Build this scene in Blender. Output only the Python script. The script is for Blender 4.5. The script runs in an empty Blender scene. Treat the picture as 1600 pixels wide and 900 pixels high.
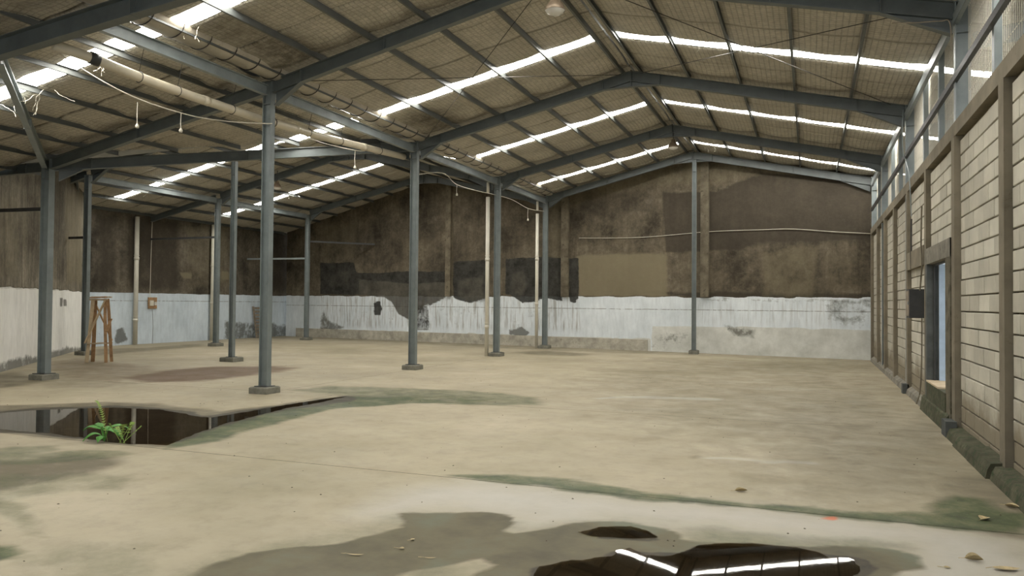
import bpy, math, random
import numpy as np
from mathutils import Vector, Matrix
random.seed(7)
C = bpy.context.scene.collection
PI = math.pi

# ------------------------------------------------------------------ camera
F_PX, PITCH, ROLL, YAW, EYE = 1200.0, 0.0202, 0.0085, 0.3708, 1.8
fw = np.array([-math.sin(YAW)*math.cos(PITCH), math.cos(YAW)*math.cos(PITCH), math.sin(PITCH)])
_r = np.array([math.cos(YAW), math.sin(YAW), 0.0]); _u = np.cross(_r, fw)
cr = math.cos(ROLL)*_r + math.sin(ROLL)*_u
cu = -math.sin(ROLL)*_r + math.cos(ROLL)*_u
CP = np.array([0.0, 0.0, EYE])
cam = bpy.data.objects.new('camera', bpy.data.cameras.new('camera')); C.objects.link(cam)
cam.data.sensor_width = 36; cam.data.lens = F_PX/1600*36
cam.data.clip_start = 0.05; cam.data.clip_end = 300
cam.matrix_world = Matrix(((cr[0], cu[0], -fw[0], 0), (cr[1], cu[1], -fw[1], 0), (cr[2], cu[2], -fw[2], EYE), (0, 0, 0, 1)))
bpy.context.scene.camera = cam

# ------------------------------------------------------------------ light and exposure
SKY = 1.0
SKYLIGHT = 26.0
EXPOSURE = 0.12
w = bpy.data.worlds.new('overcast_sky'); bpy.context.scene.world = w; w.use_nodes = True
bg = w.node_tree.nodes['Background']; bg.inputs[0].default_value = (0.86, 0.93, 1.0, 1); bg.inputs[1].default_value = SKY
vs = bpy.context.scene.view_settings
vs.view_transform = 'Standard'; vs.look = 'None'; vs.exposure = EXPOSURE; vs.gamma = 1; vs.use_curve_mapping = False

# ------------------------------------------------------------------ placing by photograph: rays from the calibrated eye onto real planes
def ray(x, y):
    d = fw*F_PX + cr*(x-800) + cu*(450-y)
    return d/np.linalg.norm(d)
def on_z(x, y, z=0.0):
    d = ray(x, y); return CP + d*(z-EYE)/d[2]
def on_y(x, y, Y):
    d = ray(x, y); return CP + d*Y/d[1]
def on_x(x, y, X):
    d = ray(x, y); return CP + d*X/d[0]
def on_line(x, y, A, B):      # vertical plane through plan points A, B -> (distance along A-B, height)
    A = np.array([A[0], A[1], 0.0]); B = np.array([B[0], B[1], 0.0]); e = B-A; n = np.array([e[1], -e[0], 0.0])
    d = ray(x, y); P = CP + d*((A-CP) @ n)/(d @ n)
    return np.array([(P-A) @ e/np.linalg.norm(e), P[2]])

# ------------------------------------------------------------------ materials
def newmat(name):
    m = bpy.data.materials.new(name); m.use_nodes = True
    nt = m.node_tree; b = nt.nodes['Principled BSDF']
    return m, nt, b
def N(nt, kind, **kw):
    n = nt.nodes.new(kind)
    for k, v in kw.items():
        if hasattr(n, k): setattr(n, k, v)
    return n
def noise(nt, scale, detail=4, rough=0.6, coord=None, stretch=None, kind='Object', dist=0.0):
    mp = N(nt, 'ShaderNodeMapping')
    if kind == 'World': nt.links.new(N(nt, 'ShaderNodeNewGeometry').outputs['Position'], mp.inputs[0])
    else: nt.links.new(N(nt, 'ShaderNodeTexCoord').outputs[kind], mp.inputs[0])
    if stretch: mp.inputs['Scale'].default_value = stretch
    n = N(nt, 'ShaderNodeTexNoise'); n.inputs['Scale'].default_value = scale
    n.inputs['Detail'].default_value = detail; n.inputs['Roughness'].default_value = rough
    n.inputs['Distortion'].default_value = dist
    nt.links.new(mp.outputs[0], n.inputs['Vector'])
    return n.outputs[0]
def ramp(nt, fac, stops):
    r = N(nt, 'ShaderNodeValToRGB'); e = r.color_ramp.elements
    while len(e) < len(stops): e.new(0.5)
    for i, (p, c) in enumerate(stops):
        e[i].position = p; e[i].color = (c[0], c[1], c[2], 1) if not isinstance(c, (int, float)) else (c, c, c, 1)
    nt.links.new(fac, r.inputs[0]); return r.outputs[0]
def mix(nt, fac, a, b, mode='MIX'):
    n = N(nt, 'ShaderNodeMix', data_type='RGBA', blend_type=mode)
    for inp, v in ((n.inputs[0], fac), (n.inputs[6], a), (n.inputs[7], b)):
        if isinstance(v, (int, float)): inp.default_value = v if inp == n.inputs[0] else (v, v, v, 1)
        elif isinstance(v, tuple): inp.default_value = (v[0], v[1], v[2], 1)
        else: nt.links.new(v, inp)
    return n.outputs[2]
def math_(nt, op, a, b=0.0, clamp=False):
    n = N(nt, 'ShaderNodeMath', operation=op, use_clamp=clamp)
    for inp, v in ((n.inputs[0], a), (n.inputs[1], b)):
        if isinstance(v, (int, float)): inp.default_value = v
        else: nt.links.new(v, inp)
    return n.outputs[0]
def attr(nt, name):
    return N(nt, 'ShaderNodeAttribute', attribute_name=name).outputs['Fac']
def bump(nt, b, h, strength=0.3, dist=0.01):
    n = N(nt, 'ShaderNodeBump'); n.inputs['Strength'].default_value = strength; n.inputs['Distance'].default_value = dist
    nt.links.new(h, n.inputs['Height']); nt.links.new(n.outputs[0], b.inputs['Normal'])
def simple(name, col, rough=0.6, metal=0.0, var=0.15, scale=6.0, dark=None, spec=0.4, thr=0.55):
    m, nt, b = newmat(name)
    f = noise(nt, scale)
    lo = tuple(c*(1-var) for c in col); hi = tuple(min(1, c*(1+var)) for c in col)
    c = ramp(nt, f, [(0.3, lo), (0.7, hi)])
    if dark:
        g = ramp(nt, noise(nt, scale*2.3, 6, 0.75), [(thr, 0.0), (thr+0.12, 1.0)])
        c = mix(nt, g, c, dark)
    nt.links.new(c, b.inputs['Base Color']); b.inputs['Roughness'].default_value = rough
    b.inputs['Metallic'].default_value = metal; b.inputs['Specular IOR Level'].default_value = spec
    bump(nt, b, noise(nt, scale*8), 0.15)
    return m
M = {}
M['steel'] = simple('painted_steel', (0.095, 0.108, 0.105), 0.42, 0.0, 0.18, 3.0, (0.06, 0.055, 0.045), 0.5, 0.66)
M['column'] = simple('lit_column_steel', (0.155, 0.178, 0.176), 0.42, 0.0, 0.18, 3.0, (0.07, 0.065, 0.055), 0.5, 0.66)  # lighter copy of the frame steel; light on the columns put into the colour
M['steel_pale'] = simple('pale_painted_steel', (0.235, 0.265, 0.265), 0.4, 0.1, 0.15, 3.0, (0.16, 0.15, 0.13), 0.5, 0.66)
M['purlin'] = simple('galvanised_purlin', (0.105, 0.112, 0.106), 0.45, 0.1, 0.2, 2.0, (0.07, 0.065, 0.055), 0.5, 0.62)
M['iron_dark'] = simple('dark_iron', (0.05, 0.05, 0.048), 0.5, 0.2, 0.2)
M['concrete'] = simple('raw_concrete', (0.20, 0.185, 0.15), 0.9, 0, 0.3, 4.0, (0.09, 0.08, 0.06), 0.2)
M['pedestal'] = simple('pedestal_concrete', (0.17, 0.165, 0.135), 0.9, 0, 0.3, 5.0, (0.08, 0.075, 0.06), 0.2, 0.6)
M['pillar'] = simple('weathered_pillar_concrete', (0.19, 0.165, 0.12), 0.9, 0, 0.25, 2.0, (0.11, 0.09, 0.06), 0.2, 0.6)
M['pillar_dark'] = simple('damp_pillar_concrete', (0.125, 0.11, 0.078), 0.9, 0, 0.35, 2.0, (0.06, 0.055, 0.035), 0.2, 0.5)
M['pilaster'] = simple('pilaster_plaster', (0.15, 0.128, 0.09), 0.9, 0, 0.35, 2.5, (0.07, 0.058, 0.042), 0.2, 0.55)
M['plinth'] = simple('plinth_plaster', (0.40, 0.375, 0.31), 0.9, 0, 0.3, 3.0, (0.22, 0.2, 0.16), 0.2, 0.58)
M['pvc'] = simple('aged_pvc', (0.55, 0.49, 0.37), 0.35, 0, 0.12, 2.5, (0.36, 0.28, 0.16), 0.5, 0.62)
M['pvc_white'] = simple('white_pvc', (0.60, 0.57, 0.48), 0.4, 0, 0.08, 3)
M['wire_white'] = simple('white_cable', (0.62, 0.58, 0.48), 0.5, 0, 0.1)
M['wire_dark'] = simple('dark_rod', (0.05, 0.045, 0.04), 0.6, 0, 0.1)
M['wood'] = simple('raw_timber', (0.34, 0.21, 0.11), 0.75, 0, 0.35, 5, (0.20, 0.10, 0.045), 0.25, 0.6)
M['wood_pale'] = simple('pale_timber', (0.47, 0.37, 0.24), 0.75, 0, 0.2, 5)
M['wood_grey'] = simple('grey_timber', (0.24, 0.20, 0.15), 0.85, 0, 0.3, 7)
M['lamp'] = simple('lamp_enamel', (0.16, 0.12, 0.08), 0.45, 0.4, 0.2)
M['lamp_glass'] = simple('lamp_diffuser', (0.62, 0.60, 0.55), 0.25, 0, 0.1)
M['bluedoor'] = simple('blue_painted_steel', (0.40, 0.50, 0.62), 0.45, 0, 0.12)
M['jamb'] = simple('dark_jamb_concrete', (0.085, 0.09, 0.085), 0.85, 0, 0.3, 4, (0.2, 0.2, 0.19), 0.2, 0.68)
M['moss_concrete'] = simple('mossy_concrete', (0.075, 0.072, 0.045), 0.9, 0, 0.4, 5, (0.035, 0.055, 0.025), 0.2, 0.5)
M['leaf_dry'] = simple('dry_leaf', (0.45, 0.36, 0.20), 0.7, 0, 0.25, 30)
M['leaf'] = simple('green_leaf', (0.07, 0.24, 0.035), 0.45, 0, 0.25, 40)
M['frond'] = simple('fern_frond', (0.22, 0.32, 0.07), 0.5, 0, 0.2, 40)
M['shred'] = simple('torn_foil', (0.50, 0.46, 0.38), 0.35, 0.1, 0.1)
M['debris'] = simple('debris', (0.08, 0.065, 0.045), 0.9, 0, 0.5, 30)
M['ground_out'] = simple('outside_ground', (0.30, 0.27, 0.21), 0.95, 0, 0.2, 1.0)
M['roofsheet'] = simple('metal_roof_sheet', (0.35, 0.36, 0.36), 0.5, 0.5, 0.1)
M['bracket'] = simple('gutter_strap', (0.045, 0.04, 0.035), 0.7, 0, 0.2)
M['gutter'] = simple('gutter_metal', (0.40, 0.36, 0.29), 0.5, 0.1, 0.2, 2, (0.16, 0.12, 0.08), 0.4, 0.6)

def mat_blanket():
    m, nt, b = newmat('insulation_blanket')
    base = ramp(nt, noise(nt, 1.3, 5, 0.6), [(0.3, (0.44, 0.405, 0.33)), (0.7, (0.58, 0.54, 0.45))])
    fine = ramp(nt, noise(nt, 9, 5, 0.7), [(0.35, 0.78), (0.65, 1.08)])
    c = mix(nt, 1.0, base, fine, 'MULTIPLY')
    uv = N(nt, 'ShaderNodeUVMap'); uv.uv_map = 'UVMap'
    sx = N(nt, 'ShaderNodeSeparateXYZ'); nt.links.new(uv.outputs[0], sx.inputs[0])
    hs = []
    for k in (0, 1):
        f = math_(nt, 'FRACT', math_(nt, 'MULTIPLY', sx.outputs[k], 1/0.10))
        t = math_(nt, 'ABSOLUTE', math_(nt, 'SUBTRACT', f, 0.5))          # 0..0.5, wire at 0.5
        hs.append(ramp(nt, t, [(0.34, 0.0), (0.48, 1.0)]))
    g = math_(nt, 'MAXIMUM', hs[0], hs[1])
    c = mix(nt, math_(nt, 'MULTIPLY', g, 0.34), c, (0.13, 0.115, 0.09))
    d = attr(nt, 'darkening')
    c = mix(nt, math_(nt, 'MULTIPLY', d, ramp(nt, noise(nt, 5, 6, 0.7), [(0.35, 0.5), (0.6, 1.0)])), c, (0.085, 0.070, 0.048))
    nt.links.new(c, b.inputs['Base Color']); b.inputs['Roughness'].default_value = 0.55
    pil = math_(nt, 'ADD', math_(nt, 'MULTIPLY', g, -1.0), noise(nt, 14, 3, 0.6))
    bump(nt, b, pil, 0.55, 0.02)
    return m
M['blanket'] = mat_blanket()

def mat_skylight():
    m, nt, b = newmat('daylight_panel')
    b.inputs['Base Color'].default_value = (0.8, 0.8, 0.8, 1)
    b.inputs['Emission Color'].default_value = (1.0, 0.975, 0.91, 1)
    b.inputs['Emission Strength'].default_value = SKYLIGHT
    return m
M['skylight'] = mat_skylight()

def mat_block():
    m, nt, b = newmat('concrete_block')
    oi = N(nt, 'ShaderNodeObjectInfo')
    base = ramp(nt, oi.outputs['Random'], [(0.0, (0.42, 0.39, 0.315)), (0.5, (0.49, 0.46, 0.375)), (1.0, (0.54, 0.51, 0.42))])
    c = mix(nt, 1.0, base, ramp(nt, noise(nt, 1.5, 6, 0.65, kind='World'), [(0.3, 0.80), (0.7, 1.08)]), 'MULTIPLY')
    tc = N(nt, 'ShaderNodeNewGeometry'); sp = N(nt, 'ShaderNodeSeparateXYZ'); nt.links.new(tc.outputs['Position'], sp.inputs[0])
    low = math_(nt, 'ADD', sp.outputs[2], math_(nt, 'MULTIPLY', noise(nt, 1.7, 5, 0.7, kind='World'), -0.9))
    c = mix(nt, ramp(nt, low, [(-0.05, 0.85), (0.35, 0.0)]), c, (0.17, 0.135, 0.08))
    nt.links.new(c, b.inputs['Base Color']); b.inputs['Roughness'].default_value = 0.9
    bump(nt, b, noise(nt, 60, 4, 0.7, kind='World'), 0.3, 0.005)
    return m
M['block'] = mat_block()
M['mortar'] = simple('mortar', (0.19, 0.155, 0.10), 0.95, 0, 0.25, 6)

def mat_floor():
    m, nt, b = newmat('stained_concrete_floor')
    base = ramp(nt, noise(nt, 0.35, 6, 0.6), [(0.3, (0.285, 0.248, 0.168)), (0.5, (0.355, 0.308, 0.215)), (0.72, (0.425, 0.372, 0.268))])
    fine = ramp(nt, noise(nt, 4.0, 8, 0.72, stretch=(1, 1, 1)), [(0.3, 0.84), (0.5, 1.0), (0.75, 1.07)])
    c = mix(nt, 1.0, base, fine, 'MULTIPLY')
    broad = ramp(nt, noise(nt, 0.22, 4, 0.55, dist=0.5), [(0.36, (0.88, 0.885, 0.85)), (0.55, (1.0, 1.0, 1.0))])
    c = mix(nt, 1.0, c, broad, 'MULTIPLY')
    scr = ramp(nt, noise(nt, 6.0, 8, 0.78, stretch=(1.0, 2.2, 1), dist=0.8), [(0.60, 0.0), (0.70, 1.0)])
    c = mix(nt, math_(nt, 'MULTIPLY', scr, 0.28), c, (0.20, 0.175, 0.125))
    speck = ramp(nt, noise(nt, 23, 5, 0.8), [(0.70, 0.0), (0.78, 1.0)])
    c = mix(nt, math_(nt, 'MULTIPLY', speck, 0.45), c, (0.14, 0.115, 0.075))
    nz = noise(nt, 2.2, 7, 0.68, dist=0.4)
    nz2 = noise(nt, 9.0, 6, 0.7)
    def lay(c, name, col, lo=0.30, hi=0.60, amt=1.0, nmul=0.42):
        a = attr(nt, name)
        v = math_(nt, 'ADD', a, math_(nt, 'MULTIPLY', math_(nt, 'SUBTRACT', nz, 0.5), nmul*1.6))
        v = math_(nt, 'ADD', v, math_(nt, 'MULTIPLY', math_(nt, 'SUBTRACT', nz2, 0.5), nmul*0.5))
        f = ramp(nt, v, [(lo, 0.0), (hi, 1.0)])
        f = math_(nt, 'MULTIPLY', f, ramp(nt, a, [(0.0, 0.0), (0.12, 1.0)]))
        return mix(nt, math_(nt, 'MULTIPLY', f, amt), c, col), f
    c, fp = lay(c, 'pale', (0.47, 0.455, 0.41), 0.0, 1.1, 0.8, 0.4)
    c, fr = lay(c, 'rust_brown', (0.105, 0.060, 0.026), 0.12, 0.85, 0.92, 0.5)
    c, fg = lay(c, 'grime_tone', (0.105, 0.088, 0.052), 0.1, 0.95, 0.88, 0.6)
    mosscol = ramp(nt, noise(nt, 2.6, 7, 0.72), [(0.34, (0.022, 0.036, 0.014)), (0.5, (0.060, 0.080, 0.030)), (0.66, (0.135, 0.135, 0.068))])
    c, fm = lay(c, 'moss', mosscol, 0.10, 0.85, 0.92, 0.55)
    wetcol = ramp(nt, noise(nt, 0.9, 5, 0.6), [(0.36, (0.065, 0.056, 0.030)), (0.5, (0.115, 0.100, 0.056)), (0.62, (0.125, 0.135, 0.090))])
    c, fwt = lay(c, 'wet', wetcol, 0.22, 0.80, 0.95, 0.42)
    c, fdk = lay(c, 'dark', ramp(nt, noise(nt, 7, 7, 0.75), [(0.35, (0.022, 0.020, 0.013)), (0.6, (0.055, 0.044, 0.026)), (0.75, (0.12, 0.115, 0.08))]), 0.3, 0.6, 0.95, 0.2)
    c, frd = lay(c, 'red', (0.60, 0.13, 0.05), 0.2, 0.7, 0.7)
    nt.links.new(c, b.inputs['Base Color'])
    ro = ramp(nt, noise(nt, 1.1, 5, 0.65), [(0.3, 0.5), (0.7, 0.7)])
    ro = mix(nt, fwt, ro, 0.45)
    nt.links.new(ro, b.inputs['Roughness']); nt.links.new(ramp(nt, fwt, [(0.0, 0.28), (1.0, 0.12)]), b.inputs['Specular IOR Level'])
    bump(nt, b, noise(nt, 18, 7, 0.7), 0.12, 0.006)
    return m
M['floor'] = mat_floor()

def mat_water():
    m = bpy.data.materials.new('puddle_water'); m.use_nodes = True; nt = m.node_tree; nt.nodes.clear()
    out = N(nt, 'ShaderNodeOutputMaterial'); tr = N(nt, 'ShaderNodeBsdfTransparent'); gl = N(nt, 'ShaderNodeBsdfGlossy')
    tr.inputs[0].default_value = (0.55, 0.47, 0.38, 1); gl.inputs['Roughness'].default_value = 0.018
    fr = N(nt, 'ShaderNodeFresnel'); fr.inputs[0].default_value = 1.33
    bp = N(nt, 'ShaderNodeBump'); bp.inputs['Strength'].default_value = 0.04; bp.inputs['Distance'].default_value = 0.001
    nt.links.new(noise(nt, 14, 3, 0.5), bp.inputs['Height'])
    nt.links.new(bp.outputs[0], gl.inputs['Normal']); 
    mx = N(nt, 'ShaderNodeMixShader'); nt.links.new(fr.outputs[0], mx.inputs[0])
    nt.links.new(tr.outputs[0], mx.inputs[1]); nt.links.new(gl.outputs[0], mx.inputs[2]); nt.links.new(mx.outputs[0], out.inputs[0])
    return m
M['water'] = mat_water()

def mat_wall(name, upper_lo, upper_hi, dado_lo, dado_hi, streak=0.5, line=0.0):
    m, nt, b = newmat(name)
    nz = noise(nt, 1.6, 7, 0.68, dist=0.3); nz2 = noise(nt, 7, 6, 0.7)
    up = ramp(nt, noise(nt, 0.5, 10, 0.75, dist=0.15), [(0.36, upper_lo), (0.64, upper_hi)])
    st = ramp(nt, noise(nt, 2.0, 6, 0.65, stretch=(3.0, 3.0, 0.22)), [(0.3, 1-streak), (0.7, 1.12)])
    up = mix(nt, 1.0, up, st, 'MULTIPLY')
    up = mix(nt, 1.0, up, ramp(nt, noise(nt, 9, 8, 0.78), [(0.32, 0.70), (0.66, 1.18)]), 'MULTIPLY')
    chalk = ramp(nt, noise(nt, 1.5, 10, 0.8, dist=0.1), [(0.57, 0.0), (0.70, 1.0)])
    up = mix(nt, math_(nt, 'MULTIPLY', chalk, 0.50), up, (0.24, 0.215, 0.165))
    dd = ramp(nt, noise(nt, 0.9, 6, 0.65), [(0.3, dado_lo), (0.7, dado_hi)])
    dd = mix(nt, 1.0, dd, ramp(nt, noise(nt, 3.0, 7, 0.7, stretch=(2.5, 2.5, 0.5)), [(0.25, 0.84), (0.6, 1.03)]), 'MULTIPLY')
    blot = ramp(nt, noise(nt, 3.2, 9, 0.8, dist=0.5), [(0.62, 0.0), (0.74, 1.0)])
    dd = mix(nt, math_(nt, 'MULTIPLY', blot, 0.45), dd, (0.20, 0.195, 0.17))
    def lay(c, nm, col, lo=0.42, hi=0.52, amt=1.0, k=0.35):
        a = attr(nt, nm)
        v = math_(nt, 'ADD', a, math_(nt, 'MULTIPLY', math_(nt, 'SUBTRACT', nz, 0.5), k*1.5))
        v = math_(nt, 'ADD', v, math_(nt, 'MULTIPLY', math_(nt, 'SUBTRACT', nz2, 0.5), k*0.8))
        f = math_(nt, 'MULTIPLY', ramp(nt, v, [(lo, 0.0), (hi, 1.0)]), ramp(nt, a, [(0.02, 0.0), (0.15, 1.0)]))
        return mix(nt, math_(nt, 'MULTIPLY', f, amt), c, col)
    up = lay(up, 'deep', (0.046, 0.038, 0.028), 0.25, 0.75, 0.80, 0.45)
    up = lay(up, 'tan', (0.205, 0.175, 0.112), 0.2, 0.8, 0.80, 0.5)
    dd = lay(dd, 'plinth', ramp(nt, noise(nt, 1.6, 8, 0.7), [(0.3, (0.40, 0.395, 0.34)), (0.7, (0.66, 0.655, 0.60))]), 0.45, 0.55, 0.85, 0.10)
    dd = lay(dd, 'mould', (0.09, 0.088, 0.07), 0.40, 0.75, 0.8, 1.0)
    dr = ramp(nt, noise(nt, 5.0, 5, 0.6, stretch=(2.4, 2.4, 0.16)), [(0.50, 0.0), (0.62, 1.0)])
    dd = mix(nt, math_(nt, 'MULTIPLY', math_(nt, 'MULTIPLY', dr, attr(nt, 'drip')), 0.6), dd, (0.20, 0.17, 0.12))
    g_ = N(nt, 'ShaderNodeNewGeometry'); sp = N(nt, 'ShaderNodeSeparateXYZ'); nt.links.new(g_.outputs['Position'], sp.inputs[0])
    if line:
        t_ = math_(nt, 'ABSOLUTE', math_(nt, 'SUBTRACT', sp.outputs[2], math_(nt, 'ADD', line-.02, math_(nt, 'MULTIPLY', nz, .04))))
        lf = math_(nt, 'MULTIPLY', ramp(nt, t_, [(0.006, 1.0), (0.020, 0.0)]), ramp(nt, nz2, [(0.36, 0.0), (0.52, 1.0)]))
        dd = mix(nt, math_(nt, 'MULTIPLY', lf, 0.75), dd, (0.12, 0.11, 0.09))
    edge = ramp(nt, math_(nt, 'ABSOLUTE', math_(nt, 'SUBTRACT', attr(nt, 'dado'), 0.45)), [(0.0, 1.0), (0.3, 0.0)])
    up = mix(nt, math_(nt, 'MULTIPLY', edge, 0.6), up, (0.05, 0.045, 0.03))
    c = mix(nt, ramp(nt, math_(nt, 'ADD', attr(nt, 'dado'), math_(nt, 'MULTIPLY', math_(nt, 'SUBTRACT', nz2, 0.5), 0.25)), [(0.47, 0.0), (0.53, 1.0)]), up, dd)
    c = lay(c, 'black', ramp(nt, noise(nt, 2.2, 9, 0.78), [(0.36, (0.014, 0.014, 0.012)), (0.64, (0.062, 0.060, 0.052))]), 0.34, 0.62, 0.95, 0.6)
    gp = ramp(nt, noise(nt, 1.3, 9, 0.75), [(0.33, (0.040, 0.037, 0.030)), (0.67, (0.115, 0.107, 0.086))])
    c = lay(c, 'grey', gp, 0.30, 0.70, 0.92, 0.45)
    nt.links.new(c, b.inputs['Base Color']); b.inputs['Roughness'].default_value = 0.92; b.inputs['Specular IOR Level'].default_value = 0.2
    bump(nt, b, noise(nt, 6, 8, 0.7), 0.35, 0.02)
    return m
M['wall_back'] = mat_wall('plaster_back', (0.040, 0.033, 0.023), (0.185, 0.155, 0.108), (0.58, 0.63, 0.655), (0.74, 0.78, 0.80), 0.22, 1.62)
M['wall_left'] = mat_wall('plaster_left', (0.125, 0.108, 0.078), (0.30, 0.265, 0.20), (0.74, 0.73, 0.68), (0.84, 0.83, 0.79), 0.5)
M['wall_far'] = mat_wall('plaster_far_left', (0.042, 0.036, 0.027), (0.18, 0.155, 0.115), (0.50, 0.57, 0.62), (0.66, 0.73, 0.78), 0.2, 1.78)
M['floor_base'] = simple('joint_dirt', (0.06, 0.06, 0.035), 0.95)

# ------------------------------------------------------------------ mesh helpers
def V(*a): return Vector(a)
class MB:
    def __init__(s): s.v = []; s.f = []; s.smooth = []
    def add(s, vs, fs, smooth=False):
        o = len(s.v); s.v += [tuple(p) for p in vs]
        for f in fs: s.f.append(tuple(o+i for i in f)); s.smooth.append(smooth)
    def box(s, lo, hi):
        x0, y0, z0 = lo; x1, y1, z1 = hi
        s.add([(x0,y0,z0),(x1,y0,z0),(x1,y1,z0),(x0,y1,z0),(x0,y0,z1),(x1,y0,z1),(x1,y1,z1),(x0,y1,z1)],
              [(0,3,2,1),(4,5,6,7),(0,1,5,4),(1,2,6,5),(2,3,7,6),(3,0,4,7)])
    def bar(s, p0, p1, a, da, b, db, oa=0, ob=0):   # prism along p0-p1, size da along a, db along b, centre offset oa, ob
        p0 = Vector(p0); p1 = Vector(p1); a = Vector(a).normalized(); b = Vector(b).normalized()
        vs = []
        for p in (p0, p1):
            for sa, sb in ((-.5,-.5),(.5,-.5),(.5,.5),(-.5,.5)):
                vs.append(p + a*(oa+sa*da) + b*(ob+sb*db))
        s.add(vs, [(0,3,2,1),(4,5,6,7),(0,1,5,4),(1,2,6,5),(2,3,7,6),(3,0,4,7)])
    def ibeam(s, p0, p1, up, d, bf, tw=.012, tf=.014):    # section depth d along up, flange width bf
        p0 = Vector(p0); p1 = Vector(p1); ax = (p1-p0).normalized(); up = Vector(up); up = (up - ax*up.dot(ax)).normalized(); sd = ax.cross(up)
        s.bar(p0, p1, up, d-2*tf, sd, tw); s.bar(p0, p1, up, tf, sd, bf, oa=(d-tf)/2); s.bar(p0, p1, up, tf, sd, bf, oa=-(d-tf)/2)
    def channel(s, p0, p1, up, d, bf, t=.006, side=1):
        p0 = Vector(p0); p1 = Vector(p1); ax = (p1-p0).normalized(); up = Vector(up); up = (up - ax*up.dot(ax)).normalized(); sd = ax.cross(up)*side
        s.bar(p0, p1, up, d, sd, t); s.bar(p0, p1, up, t, sd, bf, oa=(d-t)/2, ob=bf/2); s.bar(p0, p1, up, t, sd, bf, oa=-(d-t)/2, ob=bf/2)
    def tube(s, pts, r, n=8, cap=True):
        pts = [Vector(p) for p in pts]; rings = []
        rs = r if isinstance(r, (list, tuple)) else [r]*len(pts)
        ref = Vector((0,0,1))
        for i, p in enumerate(pts):
            t = (pts[min(i+1, len(pts)-1)] - pts[max(i-1, 0)]).normalized()
            rf = ref if abs(t.dot(ref)) < .95 else Vector((1,0,0))
            a = t.cross(rf).normalized(); b = t.cross(a)
            rings.append([p + (a*math.cos(2*PI*k/n) + b*math.sin(2*PI*k/n))*rs[i] for k in range(n)])
        vs = [q for rg in rings for q in rg]; fs = []
        for i in range(len(pts)-1):
            for k in range(n):
                k2 = (k+1) % n; fs.append((i*n+k, i*n+k2, (i+1)*n+k2, (i+1)*n+k))
        if cap: fs.append(tuple(range(n))[::-1]); fs.append(tuple((len(pts)-1)*n+k for k in range(n)))
        s.add(vs, fs, n > 5)
    def lathe(s, c, prof, n=20, axis=(0,0,1)):
        ax = Vector(axis).normalized(); a = ax.orthogonal().normalized(); b = ax.cross(a); c = Vector(c)
        vs = [c + ax*z + (a*math.cos(2*PI*k/n)+b*math.sin(2*PI*k/n))*r for r, z in prof for k in range(n)]; fs = []
        for i in range(len(prof)-1):
            for k in range(n):
                k2 = (k+1) % n; fs.append((i*n+k, i*n+k2, (i+1)*n+k2, (i+1)*n+k))
        s.add(vs, fs, True)
    def prism(s, poly, off):      # poly: list of 3d points, off: extrusion vector
        n = len(poly); off = Vector(off); P = [Vector(p) for p in poly]
        s.add(P + [p+off for p in P], [tuple(range(n))[::-1], tuple(range(n, 2*n))] + [(i, (i+1) % n, n+(i+1) % n, n+i) for i in range(n)])
    def build(s, name, mat, parent=None, origin=None):
        me = bpy.data.meshes.new(name)
        o = bpy.data.objects.new(name, me); C.objects.link(o)
        off = Vector(origin) if origin is not None else Vector((0,0,0))
        base = off.copy()
        if parent is not None: base = parent.matrix_world.translation if False else PO.get(parent.name, Vector((0,0,0)))
        if parent is None: sh = off
        else: sh = base + off
        me.from_pydata([(p[0]-sh.x, p[1]-sh.y, p[2]-sh.z) for p in s.v], [], s.f)
        me.polygons.foreach_set('use_smooth', s.smooth); me.update()
        me.materials.append(mat); o.location = off
        if parent is not None: o.parent = parent
        PO[o.name] = sh
        return o
PO = {}    # world origin of every object made, by name
def tag(o, label=None, cat=None, group=None, kind=None):
    if label: o['label'] = label
    if cat: o['category'] = cat
    if group: o['group'] = group
    if kind: o['kind'] = kind
    return o
def thing(name, loc, label, cat, group=None):
    o = bpy.data.objects.new(name, None); C.objects.link(o); o.location = loc; o.empty_display_size = .1
    PO[o.name] = Vector(loc); return tag(o, label, cat, group)
def struct(name, loc=(0,0,0)):
    o = bpy.data.objects.new(name, None); C.objects.link(o); o.location = loc; PO[o.name] = Vector(loc); o['kind'] = 'structure'; return o

# ------------------------------------------------------------------ numpy value noise and stain painting
_rng = np.random.RandomState(3); _T = _rng.rand(256, 256)
def vnoise(x, y):
    xi = np.floor(x).astype(int); yi = np.floor(y).astype(int); fx = x-xi; fy = y-yi
    fx = fx*fx*(3-2*fx); fy = fy*fy*(3-2*fy)
    g = lambda a, b: _T[a % 256, b % 256]
    return (g(xi,yi)*(1-fx)+g(xi+1,yi)*fx)*(1-fy)+(g(xi,yi+1)*(1-fx)+g(xi+1,yi+1)*fx)*fy
def fbm(x, y, o=4):
    t = 0; a = .5
    for k in range(o): t = t + a*(vnoise(x*2**k+17.3*k, y*2**k+5.1*k)-.5); a *= .5
    return t
def sdist(px, py, poly):      # signed distance, positive inside
    poly = np.asarray(poly, float); d = np.full(px.shape, 1e9); ins = np.zeros(px.shape, bool); n = len(poly)
    for i in range(n):
        a = poly[i]; b = poly[(i+1) % n]; e = b-a; L = max(e @ e, 1e-12)
        t = np.clip(((px-a[0])*e[0]+(py-a[1])*e[1])/L, 0, 1)
        d = np.minimum(d, (px-a[0]-t*e[0])**2+(py-a[1]-t*e[1])**2)
        c = ((a[1] > py) != (b[1] > py)); xx = a[0]+(py-a[1])*e[0]/(e[1] if abs(e[1]) > 1e-12 else 1e-12)
        ins ^= c & (px < xx)
    d = np.sqrt(d); return np.where(ins, d, -d)
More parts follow.
